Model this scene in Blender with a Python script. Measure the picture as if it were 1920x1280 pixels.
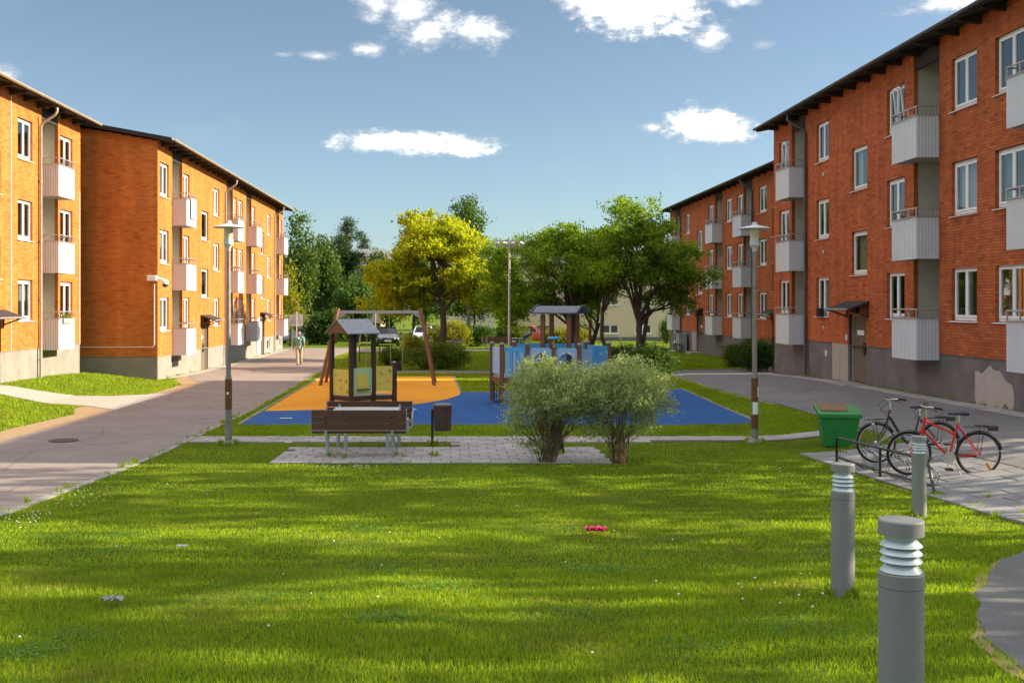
import bpy, bmesh, math, random
import numpy as np
from mathutils import Vector, Matrix
R = math.radians
random.seed(7); rng = np.random.default_rng(7)
scene = bpy.context.scene
COL = scene.collection
for o in list(bpy.data.objects): bpy.data.objects.remove(o)

# ------------------------------------------------------------------ camera
CZ = 2.83                                   # eye height over the paved sitting area
cam_d = bpy.data.cameras.new('camera'); cam = bpy.data.objects.new('camera', cam_d); COL.objects.link(cam)
cam.location = (0, 0, CZ); cam.rotation_euler = (R(90), 0, 0)
cam_d.sensor_width = 36; cam_d.lens = 38.44; cam_d.shift_x = 0.0599; cam_d.shift_y = -0.0375
cam_d.clip_end = 3000
scene.camera = cam
# ------------------------------------------------------------------ light
SUN_EL, SUN_AZ = 24.8, 87.0                 # azimuth clockwise from +Y (90 = +X)
world = bpy.data.worlds.new('World'); scene.world = world; world.use_nodes = True
SUN_STR, SKY_STR, EXPO = 3.5, 0.13, 1.84
sd = bpy.data.lights.new('sun', 'SUN'); sun = bpy.data.objects.new('sun', sd); COL.objects.link(sun)
sd.energy = SUN_STR; sd.angle = R(0.55); sd.color = (1.0, 0.85, 0.62)
_d = Vector((math.sin(R(SUN_AZ))*math.cos(R(SUN_EL)), math.cos(R(SUN_AZ))*math.cos(R(SUN_EL)), math.sin(R(SUN_EL))))
sun.rotation_euler = _d.to_track_quat('Z', 'Y').to_euler(); sun.location = (60, 20, 40)
scene.cycles.max_bounces = 6; scene.cycles.diffuse_bounces = 3; scene.cycles.glossy_bounces = 2; scene.cycles.transmission_bounces = 3
vs = scene.view_settings
vs.view_transform = 'Standard'; vs.look = 'None'; vs.gamma = 1.0; vs.exposure = EXPO; vs.use_curve_mapping = False

def build_world():
    nt = world.node_tree; N = nt.nodes; L = nt.links; N.clear()
    out = N.new('ShaderNodeOutputWorld'); bg = N.new('ShaderNodeBackground'); L.new(bg.outputs[0], out.inputs[0])
    bg.inputs[1].default_value = SKY_STR
    sky = N.new('ShaderNodeTexSky'); sky.sky_type = 'NISHITA'; sky.sun_disc = False
    sky.sun_elevation = R(SUN_EL); sky.sun_rotation = R(SUN_AZ); sky.altitude = 100
    sky.air_density = 0.8; sky.dust_density = 0.6; sky.ozone_density = 2.2
    tc = N.new('ShaderNodeTexCoord'); sep = N.new('ShaderNodeSeparateXYZ')
    L.new(tc.outputs['Generated'], sep.inputs[0])
    def M(op, a, b=None, c=None, clamp=False):
        n = N.new('ShaderNodeMath'); n.operation = op; n.use_clamp = clamp
        for i, q in enumerate((a, b, c)):
            if q is None: continue
            if isinstance(q, (int, float)): n.inputs[i].default_value = q
            else: L.new(q, n.inputs[i])
        return n.outputs[0]
    az = M('ARCTAN2', sep.outputs[0], sep.outputs[1]); el = M('ARCSINE', sep.outputs[2])
    comb = N.new('ShaderNodeCombineXYZ'); L.new(az, comb.inputs[0]); L.new(M('MULTIPLY', el, 1.7), comb.inputs[1])
    def noise(scale, detail, rough, off):
        mp = N.new('ShaderNodeMapping'); mp.inputs['Location'].default_value = off; L.new(comb.outputs[0], mp.inputs[0])
        n = N.new('ShaderNodeTexNoise'); n.inputs['Scale'].default_value = scale; n.inputs['Detail'].default_value = detail
        n.inputs['Roughness'].default_value = rough; L.new(mp.outputs[0], n.inputs['Vector']); return n.outputs[0]
    n1 = noise(17, 9, 0.66, (3.1, 0, 0)); n2 = noise(60, 8, 0.68, (0, 5.2, 0)); n3 = noise(7, 5, 0.55, (9, 2, 0))
    wob = M('ADD', M('MULTIPLY', M('SUBTRACT', n1, 0.5), 3.0), M('MULTIPLY', M('SUBTRACT', n2, 0.5), 2.0))
    # clouds: (azimuth, elevation, half width, half height, density) in radians
    C = []
    def px(x, y, w, h, dn=1.0):
        X = (x-845)/2050; Z = (568-y)/2050
        C.append((math.atan(X), math.atan(Z/math.hypot(1, X)), w/2050, h/2050, dn))
    px(690, 265, 95, 26); px(790, 268, 120, 30, 1.1); px(880, 276, 95, 24, 1.1); px(700, 10, 55, 40, .55); px(770, 20, 70, 60, .6)
    px(810, 60, 75, 45, .75); px(900, 62, 70, 38, .8); px(690, 92, 35, 16, .6); px(600, 105, 55, 12, .55); px(530, 102, 28, 8, .4)
    px(1210, 5, 175, 78, 1.2); px(1120, 0, 110, 45, .8); px(1335, 70, 40, 32, .7); px(1390, 0, 60, 22, .7)
    px(1310, 236, 95, 40, 1.15); px(1370, 248, 60, 26, 1.0); px(1225, 238, 35, 14, .6); px(1430, 86, 25, 12, .4)
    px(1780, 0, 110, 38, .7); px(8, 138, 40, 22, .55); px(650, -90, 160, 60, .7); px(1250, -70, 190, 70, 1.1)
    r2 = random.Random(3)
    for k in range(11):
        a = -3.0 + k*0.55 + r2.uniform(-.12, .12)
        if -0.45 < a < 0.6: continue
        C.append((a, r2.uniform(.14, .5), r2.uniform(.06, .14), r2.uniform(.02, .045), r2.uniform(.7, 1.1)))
    acc = None; shade = None
    for (a, e, w, h, dn) in C:
        q = M('MULTIPLY', M('SUBTRACT', az, a), 1/w); p = M('MULTIPLY', M('SUBTRACT', el, e), 1/h)
        d = M('SQRT', M('ADD', M('MULTIPLY', q, q), M('MULTIPLY', p, p)))
        m = M('MULTIPLY', M('ADD', M('SUBTRACT', 0.92, d), M('MULTIPLY', wob, 0.66)), 1.35, clamp=True)
        m = M('MULTIPLY', m, dn)
        acc = m if acc is None else M('MAXIMUM', acc, m)
    wisp = M('MULTIPLY', M('SUBTRACT', n3, 0.63), 0.8, clamp=True)
    acc = M('MAXIMUM', acc, wisp)
    n4 = noise(2.6, 7, 0.6, (1.5, 7.3, 0))                              # broken cloud above the frame, all round, added to lift ambient fill
    fill_cloud = M('MULTIPLY', M('MULTIPLY', M('SUBTRACT', n4, 0.455), 9.0, clamp=True), M('MULTIPLY', M('SUBTRACT', el, 0.34), 6.0, clamp=True))
    acc = M('MAXIMUM', acc, fill_cloud)
    acc = M('MINIMUM', acc, 1.0)
    mix = N.new('ShaderNodeMix'); mix.data_type = 'RGBA'; L.new(acc, mix.inputs[0])
    hs = N.new('ShaderNodeHueSaturation'); hs.inputs['Saturation'].default_value = .86; hs.inputs['Value'].default_value = .325; L.new(sky.outputs[0], hs.inputs['Color'])
    tn = N.new('ShaderNodeMix'); tn.data_type = 'RGBA'; tn.blend_type = 'MULTIPLY'; tn.inputs[0].default_value = 1; tn.inputs[7].default_value = (.94, 1.01, .97, 1); L.new(hs.outputs[0], tn.inputs[6]); L.new(tn.outputs[2], mix.inputs[6])
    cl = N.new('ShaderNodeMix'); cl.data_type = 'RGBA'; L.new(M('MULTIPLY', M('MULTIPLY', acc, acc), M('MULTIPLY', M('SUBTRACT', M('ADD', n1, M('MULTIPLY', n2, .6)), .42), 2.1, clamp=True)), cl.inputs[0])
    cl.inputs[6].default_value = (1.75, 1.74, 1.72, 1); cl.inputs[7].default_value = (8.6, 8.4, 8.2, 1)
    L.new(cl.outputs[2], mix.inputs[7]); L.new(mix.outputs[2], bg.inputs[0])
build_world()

# ------------------------------------------------------------------ materials
MATS = {}
def mat(name, col, rough=.7, var=0.0, vscale=4.0, bump=0.0, bscale=60.0, metal=0.0, spec=.4, col2=None, stretch=None, coat=0.0):
    if name in MATS: return MATS[name]
    m = bpy.data.materials.new(name); m.use_nodes = True; nt = m.node_tree; N = nt.nodes; L = nt.links
    b = N['Principled BSDF']; b.inputs['Roughness'].default_value = rough; b.inputs['Metallic'].default_value = metal
    b.inputs['Specular IOR Level'].default_value = spec; b.inputs['Base Color'].default_value = (*col, 1)
    if coat: b.inputs['Coat Weight'].default_value = coat
    tc = N.new('ShaderNodeTexCoord'); mp = N.new('ShaderNodeMapping'); L.new(tc.outputs['Object'], mp.inputs[0])
    if stretch: mp.inputs['Scale'].default_value = stretch
    if var or col2:
        n = N.new('ShaderNodeTexNoise'); n.inputs['Scale'].default_value = vscale; n.inputs['Detail'].default_value = 6
        n.inputs['Roughness'].default_value = .65; L.new(mp.outputs[0], n.inputs['Vector'])
        r = N.new('ShaderNodeValToRGB'); r.color_ramp.elements[0].position = .3; r.color_ramp.elements[1].position = .7
        c2 = col2 or tuple(min(1, c*(1+var)) for c in col); c1 = col if col2 else tuple(c*(1-var) for c in col)
        r.color_ramp.elements[0].color = (*c1, 1); r.color_ramp.elements[1].color = (*c2, 1)
        L.new(n.outputs[0], r.inputs[0]); L.new(r.outputs[0], b.inputs['Base Color'])
    if bump:
        n = N.new('ShaderNodeTexNoise'); n.inputs['Scale'].default_value = bscale; n.inputs['Detail'].default_value = 4
        L.new(mp.outputs[0], n.inputs['Vector'])
        bp = N.new('ShaderNodeBump'); bp.inputs['Strength'].default_value = bump; bp.inputs['Distance'].default_value = .02
        L.new(n.outputs[0], bp.inputs['Height']); L.new(bp.outputs[0], b.inputs['Normal'])
    MATS[name] = m; return m

def island_mat(name, cols, rough=.8, translucent=0.0, big=(.5, .25), spec=.25, tcol=None, streak=0.0, dry=None):
    """colour picked per loose piece (brick, leaf, blade), with slow large-scale drift"""
    if name in MATS: return MATS[name]
    m = bpy.data.materials.new(name); m.use_nodes = True; nt = m.node_tree; N = nt.nodes; L = nt.links
    b = N['Principled BSDF']; out = N['Material Output']
    b.inputs['Roughness'].default_value = rough; b.inputs['Specular IOR Level'].default_value = spec
    g = N.new('ShaderNodeNewGeometry'); r = N.new('ShaderNodeValToRGB')
    el = r.color_ramp.elements
    while len(el) < len(cols): el.new(.5)
    for i, c in enumerate(cols):
        el[i].position = i/(len(cols)-1); el[i].color = (*c, 1)
    L.new(g.outputs['Random Per Island'], r.inputs[0])
    tc = N.new('ShaderNodeTexCoord'); n = N.new('ShaderNodeTexNoise'); n.inputs['Scale'].default_value = big[0]; n.inputs['Detail'].default_value = 4
    L.new(tc.outputs['Object'], n.inputs['Vector'])
    mr = N.new('ShaderNodeMapRange'); mr.inputs[1].default_value = .3; mr.inputs[2].default_value = .7
    mr.inputs[3].default_value = 1-big[1]; mr.inputs[4].default_value = 1+big[1]; L.new(n.outputs[0], mr.inputs[0])
    mx = N.new('ShaderNodeMix'); mx.data_type = 'RGBA'; mx.blend_type = 'MULTIPLY'; mx.inputs[0].default_value = 1
    L.new(r.outputs[0], mx.inputs[6]); L.new(mr.outputs[0], mx.inputs[7])
    src = mx.outputs[2]
    if streak:                                                          # rain-washed streaks and grime running down the wall
        mp = N.new('ShaderNodeMapping'); mp.inputs['Scale'].default_value = (1.6, 1.6, .16); L.new(tc.outputs['Object'], mp.inputs[0])
        ns = N.new('ShaderNodeTexNoise'); ns.inputs['Scale'].default_value = 1.5; ns.inputs['Detail'].default_value = 6; L.new(mp.outputs[0], ns.inputs['Vector'])
        rs = N.new('ShaderNodeMapRange'); rs.inputs[1].default_value = .35; rs.inputs[2].default_value = .65; rs.inputs[3].default_value = 1-streak; rs.inputs[4].default_value = 1+streak*.6; L.new(ns.outputs[0], rs.inputs[0])
        m3 = N.new('ShaderNodeMix'); m3.data_type = 'RGBA'; m3.blend_type = 'MULTIPLY'; m3.inputs[0].default_value = 1; L.new(src, m3.inputs[6]); L.new(rs.outputs[0], m3.inputs[7]); src = m3.outputs[2]
    if dry:                                                             # patches of another tone
        for (sc_, lo, hi, colr, off) in dry:
            mp = N.new('ShaderNodeMapping'); mp.inputs['Location'].default_value = (off, off*.7, 0); L.new(tc.outputs['Object'], mp.inputs[0])
            nd = N.new('ShaderNodeTexNoise'); nd.inputs['Scale'].default_value = sc_; nd.inputs['Detail'].default_value = 5; L.new(mp.outputs[0], nd.inputs['Vector'])
            rd_ = N.new('ShaderNodeMapRange'); rd_.inputs[1].default_value = lo; rd_.inputs[2].default_value = hi; rd_.inputs[4].default_value = .7; L.new(nd.outputs[0], rd_.inputs[0])
            m4 = N.new('ShaderNodeMix'); m4.data_type = 'RGBA'; L.new(rd_.outputs[0], m4.inputs[0]); L.new(src, m4.inputs[6]); m4.inputs[7].default_value = (*colr, 1); src = m4.outputs[2]
    L.new(src, b.inputs['Base Color'])
    if translucent:
        t = N.new('ShaderNodeBsdfTranslucent'); ms = N.new('ShaderNodeMixShader'); ms.inputs[0].default_value = translucent
        m2 = N.new('ShaderNodeMix'); m2.data_type = 'RGBA'; m2.blend_type = 'MULTIPLY'; m2.inputs[0].default_value = 1
        L.new(src, m2.inputs[6]); m2.inputs[7].default_value = (*(tcol or (1.5, 1.5, .6)), 1)
        L.new(m2.outputs[2], t.inputs[0]); L.new(b.outputs[0], ms.inputs[1]); L.new(t.outputs[0], ms.inputs[2]); L.new(ms.outputs[0], out.inputs[0])
    MATS[name] = m; return m

# ------------------------------------------------------------------ mesh helpers
class MB:
    def __init__(s): s.v = []; s.f = []
    def add(s, vs, fs):
        k = len(s.v); s.v += [tuple(q) for q in vs]; s.f += [tuple(i+k for i in f) for f in fs]; return s
    def box(s, x0, x1, y0, y1, z0, z1, M=None):
        vs = [Vector((x, y, z)) for z in (z0, z1) for y in (y0, y1) for x in (x0, x1)]
        if M is not None: vs = [M @ q for q in vs]
        return s.add(vs, [(0, 2, 3, 1), (4, 5, 7, 6), (0, 1, 5, 4), (2, 6, 7, 3), (0, 4, 6, 2), (1, 3, 7, 5)])
    def beam(s, a, b, w, h, up=(0, 0, 1)):
        a = Vector(a); b = Vector(b); d = (b-a).normalized(); u = Vector(up)
        if abs(d.dot(u)) > .99: u = Vector((0, 1, 0))
        sx = d.cross(u).normalized(); sz = sx.cross(d)
        vs = [p + sx*i*w/2 + sz*j*h/2 for p in (a, b) for (i, j) in ((-1, -1), (1, -1), (1, 1), (-1, 1))]
        return s.add(vs, [(0, 1, 2, 3), (7, 6, 5, 4), (0, 4, 5, 1), (1, 5, 6, 2), (2, 6, 7, 3), (3, 7, 4, 0)])
    def tube(s, pts, r, n=8, closed=False, caps=True):
        pts = [Vector(p) for p in pts]; m = len(pts); rs = r if isinstance(r, (list, tuple)) else [r]*m
        rings = []; prev = None
        for i, p in enumerate(pts):
            if closed: d = pts[(i+1) % m]-pts[i-1]
            else: d = pts[min(i+1, m-1)]-pts[max(i-1, 0)]
            if d.length < 1e-9: d = Vector((0, 0, 1))
            d.normalize()
            if prev is None:
                u = d.orthogonal().normalized()
            else:
                u = (prev - d*prev.dot(d));  u = u.normalized() if u.length > 1e-6 else d.orthogonal().normalized()
            prev = u; w = d.cross(u)
            rings.append([p + (u*math.cos(2*math.pi*k/n)+w*math.sin(2*math.pi*k/n))*rs[i] for k in range(n)])
        vs = [q for ring in rings for q in ring]; fs = []
        for i in range(m if closed else m-1):
            j = (i+1) % m
            for k in range(n): fs.append((i*n+k, i*n+(k+1) % n, j*n+(k+1) % n, j*n+k))
        if caps and not closed:
            fs.append(tuple(reversed(range(n)))); fs.append(tuple((m-1)*n+k for k in range(n)))
        return s.add(vs, fs)
    def lathe(s, prof, n=20, c=(0, 0, 0), axis='z'):
        vs = []; fs = []
        for (r, z) in prof:
            for k in range(n):
                a = 2*math.pi*k/n; p = (r*math.cos(a), r*math.sin(a), z)
                if axis == 'x': p = (p[2], p[0], p[1])
                if axis == 'y': p = (p[0], p[2], p[1])
                vs.append((p[0]+c[0], p[1]+c[1], p[2]+c[2]))
        m = len(prof)
        for i in range(m-1):
            for k in range(n): fs.append((i*n+k, i*n+(k+1) % n, (i+1)*n+(k+1) % n, (i+1)*n+k))
        if prof[0][0] > 1e-6: fs.append(tuple(reversed(range(n))))
        if prof[-1][0] > 1e-6: fs.append(tuple((m-1)*n+k for k in range(n)))
        return s.add(vs, fs)
    def torus(s, c, R_, r, axis='y', n=32, k=8):
        pts = []
        for i in range(n):
            a = 2*math.pi*i/n; u, w = R_*math.cos(a), R_*math.sin(a)
            pts.append({'y': (c[0]+u, c[1], c[2]+w), 'z': (c[0]+u, c[1]+w, c[2]), 'x': (c[0], c[1]+u, c[2]+w)}[axis])
        return s.tube(pts, r, k, closed=True)
    def ell(s, c, r, n=12, m=8):
        prof = []
        vs = []; fs = []
        for i in range(m+1):
            t = math.pi*i/m
            for k in range(n):
                a = 2*math.pi*k/n
                vs.append((c[0]+r[0]*math.sin(t)*math.cos(a), c[1]+r[1]*math.sin(t)*math.sin(a), c[2]-r[2]*math.cos(t)))
        for i in range(m):
            for k in range(n): fs.append((i*n+k, i*n+(k+1) % n, (i+1)*n+(k+1) % n, (i+1)*n+k))
        return s.add(vs, fs)
    def prism(s, poly, z0, z1):
        n = len(poly); vs = [(x, y, z) for z in (z0, z1) for (x, y) in poly]
        fs = [tuple(reversed(range(n))), tuple(range(n, 2*n))]+[(i, (i+1) % n, n+(i+1) % n, n+i) for i in range(n)]
        return s.add(vs, fs)
    def extr(s, poly, axis, a0, a1):
        """poly in the two other axes (kept order xyz), extruded along axis"""
        n = len(poly); vs = []
        for a in (a0, a1):
            for (p, q) in poly: vs.append({'x': (a, p, q), 'y': (p, a, q), 'z': (p, q, a)}[axis])
        fs = [tuple(reversed(range(n))), tuple(range(n, 2*n))]+[(i, (i+1) % n, n+(i+1) % n, n+i) for i in range(n)]
        return s.add(vs, fs)
    def mesh(s, name, m, smooth=None):
        me = bpy.data.meshes.new(name); me.from_pydata(s.v, [], s.f)
        bm = bmesh.new(); bm.from_mesh(me); bmesh.ops.recalc_face_normals(bm, faces=bm.faces); bm.to_mesh(me); bm.free()
        me.materials.append(m)
        if smooth:
            me.shade_smooth(); me.set_sharp_from_angle(angle=R(smooth))
        return me
    def build(s, name, m, parent=None, loc=None, rot=None, smooth=None, bevel=0):
        return link(name, s.mesh(name, m, smooth), parent, loc, rot, bevel)

def link(name, me, parent=None, loc=None, rot=None, bevel=0):
    o = bpy.data.objects.new(name, me); COL.objects.link(o)
    if parent is not None: o.parent = parent
    if loc is not None: o.location = loc
    if rot is not None: o.rotation_euler = rot
    if bevel:
        b = o.modifiers.new('bevel', 'BEVEL'); b.width = bevel; b.segments = 2; b.limit_method = 'ANGLE'
    return o
def np_mesh(name, V, Q, m):
    V = np.ascontiguousarray(V, dtype=np.float32); Q = np.ascontiguousarray(Q, dtype=np.int32); k = Q.shape[1]
    me = bpy.data.meshes.new(name); me.vertices.add(len(V)); me.vertices.foreach_set('co', V.ravel())
    me.loops.add(Q.size); me.loops.foreach_set('vertex_index', Q.ravel())
    me.polygons.add(len(Q)); me.polygons.foreach_set('loop_start', np.arange(0, Q.size, k, dtype=np.int32))
    me.update(calc_edges=True); me.materials.append(m); return me
def tag(o, label=None, cat=None, group=None, kind=None):
    if label: o['label'] = label
    if cat: o['category'] = cat
    if group: o['group'] = group
    if kind: o['kind'] = kind
    return o
def thing(name, label, cat, loc=(0, 0, 0), rz=0, group=None):
    o = bpy.data.objects.new(name, None); COL.objects.link(o); o.location = loc; o.rotation_euler = (0, 0, rz)
    o.empty_display_size = .2
    return tag(o, label, cat, group)
def copy_tree(o, parent=None):
    c = o.copy(); COL.objects.link(c); c.parent = parent
    for ch in o.children: copy_tree(ch, c)
    return c

# ------------------------------------------------------------------ terrain height
_pd = [-60, -15, 0, 3.85, 8, 13, 17, 20, 26, 36, 46, 56, 80, 95, 120, 700]
_pz = [1.7, 1.55, 1.3, 1.06, .68, .26, .11, .0, -.07, -.17, -.31, -.42, -.46, -.60, -.7, -.7]
def _smooth_profile():
    ys = np.arange(-60, 700, .25); z = np.interp(ys, _pd, _pz)
    k = np.hanning(17); k /= k.sum()
    zp = np.pad(z, 8, mode='edge'); return ys, np.convolve(zp, k, 'valid')
_gy, _gz = _smooth_profile()
def ss(t): t = np.clip(t, 0, 1); return t*t*(3-2*t)
def g(x, y):
    x = np.asarray(x, float); y = np.asarray(y, float)
    z = np.interp(y, _gy, _gz)
    z = z + .36*ss((x-6.3)/4.0)*ss((y-9)/8)*(1-ss((y-36)/20))          # the right-hand drive lies a little higher
    z = z + .40*ss((-11.6-x)/3.2)*(1-ss((y-40)/12))                     # bank up to the left-hand house
    return z
def gz(x, y): return float(g(x, y))
# ------------------------------------------------------------------ ground, roads, paving
def ground_mat():
    m = bpy.data.materials.new('lawn_soil'); m.use_nodes = True; nt = m.node_tree; N = nt.nodes; L = nt.links
    b = N['Principled BSDF']; b.inputs['Roughness'].default_value = .9; b.inputs['Specular IOR Level'].default_value = .1
    tc = N.new('ShaderNodeTexCoord')
    def noise(s, d=5):
        n = N.new('ShaderNodeTexNoise'); n.inputs['Scale'].default_value = s; n.inputs['Detail'].default_value = d; n.inputs['Roughness'].default_value = .65
        L.new(tc.outputs['Object'], n.inputs['Vector']); return n
    n1 = noise(.45); n2 = noise(9); n3 = noise(70, 3)
    r = N.new('ShaderNodeValToRGB'); e = r.color_ramp.elements; e[0].position = .3; e[1].position = .72
    e[0].color = (.085, .150, .008, 1); e[1].color = (.165, .230, .012, 1)
    L.new(n1.outputs[0], r.inputs[0])
    r2 = N.new('ShaderNodeValToRGB'); e = r2.color_ramp.elements; e[0].position = .25; e[1].position = .75
    e[0].color = (.6, .62, .6, 1); e[1].color = (1.25, 1.2, 1.1, 1); L.new(n2.outputs[0], r2.inputs[0])
    r3 = N.new('ShaderNodeValToRGB'); e = r3.color_ramp.elements; e[0].position = .3; e[1].position = .7
    e[0].color = (.55, .6, .5, 1); e[1].color = (1.3, 1.25, 1.1, 1); L.new(n3.outputs[0], r3.inputs[0])
    a = N.new('ShaderNodeMix'); a.data_type = 'RGBA'; a.blend_type = 'MULTIPLY'; a.inputs[0].default_value = 1
    L.new(r.outputs[0], a.inputs[6]); L.new(r2.outputs[0], a.inputs[7])
    c = N.new('ShaderNodeMix'); c.data_type = 'RGBA'; c.blend_type = 'MULTIPLY'; c.inputs[0].default_value = 1
    L.new(a.outputs[2], c.inputs[6]); L.new(r3.outputs[0], c.inputs[7]); L.new(c.outputs[2], b.inputs['Base Color'])
    bp = N.new('ShaderNodeBump'); bp.inputs['Strength'].default_value = .9; bp.inputs['Distance'].default_value = .05
    L.new(n3.outputs[0], bp.inputs['Height']); L.new(bp.outputs[0], b.inputs['Normal'])
    return m
LAWN = ground_mat()
def asphalt(name, c1, c2, speck, crack=.7):
    m = bpy.data.materials.new(name); m.use_nodes = True; nt = m.node_tree; N = nt.nodes; L = nt.links; b = N['Principled BSDF']
    b.inputs['Roughness'].default_value = .9; b.inputs['Specular IOR Level'].default_value = .25
    tc = N.new('ShaderNodeTexCoord')
    def noise(s, d=6, r=.65):
        n = N.new('ShaderNodeTexNoise'); n.inputs['Scale'].default_value = s; n.inputs['Detail'].default_value = d; n.inputs['Roughness'].default_value = r; L.new(tc.outputs['Object'], n.inputs['Vector']); return n
    def ramp(src, p0, p1, a, c):
        r = N.new('ShaderNodeValToRGB'); e = r.color_ramp.elements; e[0].position = p0; e[1].position = p1; e[0].color = (*a, 1); e[1].color = (*c, 1); L.new(src, r.inputs[0]); return r.outputs[0]
    def mul(a, c):
        q = N.new('ShaderNodeMix'); q.data_type = 'RGBA'; q.blend_type = 'MULTIPLY'; q.inputs[0].default_value = 1; L.new(a, q.inputs[6]); L.new(c, q.inputs[7]); return q.outputs[2]
    base = ramp(noise(.6).outputs[0], .3, .7, c1, c2); g1 = lambda v: (v, v, v)
    base = mul(base, ramp(noise(90, 3, .8).outputs[0], .3, .72, g1(1-speck), g1(1+speck)))
    base = mul(base, ramp(noise(5).outputs[0], .3, .75, g1(.90), g1(1.08)))
    vo = N.new('ShaderNodeTexVoronoi'); vo.feature = 'DISTANCE_TO_EDGE'; vo.inputs['Scale'].default_value = .38
    wv = N.new('ShaderNodeMix'); wv.data_type = 'RGBA'; wv.inputs[0].default_value = .12; L.new(tc.outputs['Object'], wv.inputs[6]); L.new(noise(1.2).outputs[1], wv.inputs[7]); L.new(wv.outputs[2], vo.inputs['Vector'])
    base = mul(base, ramp(vo.outputs['Distance'], .0, .012, g1(crack), g1(1)))
    L.new(base, b.inputs['Base Color'])
    bp = N.new('ShaderNodeBump'); bp.inputs['Strength'].default_value = .35; bp.inputs['Distance'].default_value = .01; L.new(noise(150, 3).outputs[0], bp.inputs['Height']); L.new(bp.outputs[0], b.inputs['Normal'])
    return m
ASPH_L = asphalt('asphalt_old_pink', (.225, .185, .170), (.29, .243, .222), .20)
ASPH_R = asphalt('asphalt_grey', (.150, .144, .150), (.20, .192, .198), .20)
ASPH_P = asphalt('asphalt_path', (.105, .105, .108), (.17, .168, .165), .5)
DIRT = mat('bare_earth', (.27, .18, .10), .95, .25, 6, .5, 90, col2=(.36, .25, .15))
CONC = mat('concrete_pale', (.36, .34, .31), .9, .12, 5, .25, 120)
SLAB = island_mat('concrete_slab', [(.25, .235, .23), (.33, .31, .30), (.29, .27, .26), (.36, .335, .315)], .9, big=(2.5, .18))
JOINT = mat('joint_sand', (.085, .085, .05), .95, .3, 12, .3, 90)
RUB_B = asphalt('rubber_blue', (.011, .072, .24), (.018, .100, .30), .35, 1.0)
RUB_O = asphalt('rubber_orange', (.68, .265, .010), (.80, .335, .014), .22, 1.0)
EDGE = mat('edging_stone', (.30, .285, .265), .9, .15, 9, .2, 90)

def lines(segs):
    out = []
    for a, b, st in segs: out += list(np.arange(a, b, st))
    return np.array(out)
gx = lines([(-420, -60, 60), (-60, -28, 4), (-28, 28, .7), (28, 60, 4), (60, 421, 60)])
gy = lines([(-60, -10, 5), (-10, 70, .7), (70, 130, 2), (130, 220, 15), (220, 700, 80)])
XX, YY = np.meshgrid(gx, gy); ZZ = g(XX, YY)
V = np.stack([XX.ravel(), YY.ravel(), ZZ.ravel()], 1); nx, ny = len(gx), len(gy)
I, J = np.meshgrid(np.arange(nx-1), np.arange(ny-1)); k = (J*nx+I).ravel()
me = np_mesh('ground', V, np.stack([k, k+1, k+1+nx, k+nx], 1), LAWN); me.shade_smooth()
ground = tag(link('ground', me), 'mown green lawn sloping down to the courtyard', kind='structure')

POLYS = []                                                              # kept free of grass blades
def drape(name, poly, dz, m, label=None, step=1.0, skirt=.05, kind='structure', keep=True):
    bm = bmesh.new(); bm.faces.new([bm.verts.new((x, y, 0)) for x, y in poly])
    xs = [p[0] for p in poly]; ys = [p[1] for p in poly]
    for ax, lo, hi in ((0, min(xs), max(xs)), (1, min(ys), max(ys))):
        q = math.floor(lo/step)*step+step
        while q < hi:
            no = (1, 0, 0) if ax == 0 else (0, 1, 0); co = (q, 0, 0) if ax == 0 else (0, q, 0)
            bmesh.ops.bisect_plane(bm, geom=bm.verts[:]+bm.edges[:]+bm.faces[:], plane_co=co, plane_no=no); q += step
    for f in bm.faces:
        f.normal_update()
        if f.normal.z < 0: f.normal_flip()
    be = [e for e in bm.edges if e.is_boundary]
    for v in bm.verts: v.co.z = gz(v.co.x, v.co.y)+dz
    if skirt:
        r = bmesh.ops.extrude_edge_only(bm, edges=be)
        for v in r['geom']:
            if isinstance(v, bmesh.types.BMVert): v.co.z -= skirt
    me = bpy.data.meshes.new(name); bm.to_mesh(me); bm.free(); me.materials.append(m)
    if keep: POLYS.append(poly)
    o = link(name, me); 
    if kind: o['kind'] = kind
    if label: o['label'] = label
    return o

def rough_edge(poly, step=.14):
    out = []; n = len(poly); t = 0
    for i in range(n):
        a, b = Vector(poly[i]), Vector(poly[(i+1) % n]); L_ = (b-a).length; k = max(1, int(L_/step)) if L_ < 3 else 1; d = (b-a).normalized(); nn = Vector((d.y, -d.x))
        for j in range(k):
            t += L_/k; e = .022*math.sin(t*2.1)+.014*math.sin(t*6.7+1)+.010*math.sin(t*19+2) if k > 1 else 0
            q = a+(b-a)*(j/k)+nn*e; out.append((q.x, q.y))
    return out
# left drive
roadL = [(-5.5, -12), (-5.5, 30), (-5.9, 46), (-6.5, 58), (-7.1, 68), (-6.9, 72), (-4.2, 74.5), (-3.8, 79.5), (-20, 80.5), (-20, 79), (-11.35, 78.5),
         (-11.35, 47.5), (-10.7, 45), (-9.6, 42), (-9.25, 38), (-9.2, -12)]
drape('road', roadL, .014, ASPH_L, 'worn pinkish asphalt drive beside the sunlit brick houses')
drape('earth_strip', [(-9.2, -12), (-9.2, 38), (-9.6, 42), (-10.7, 45), (-11.35, 47.5), (-11.5, 45.5), (-10.9, 43.5), (-10.1, 41), (-9.9, 36.6), (-10.5, 30.5), (-9.9, 28.8), (-10.1, 25), (-9.7, 20), (-10, -12)],
      .007, DIRT, 'trodden bare earth along the drive')
drape('path', [(-9.23, 30.0), (-9.23, 36.2), (-10.9, 35.0), (-14.0, 34.8), (-14.58, 34.8), (-14.58, 33.0), (-12, 32.2), (-10.3, 31.2)], .020, CONC, 'pale concrete path to the left-hand entrance')
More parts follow.
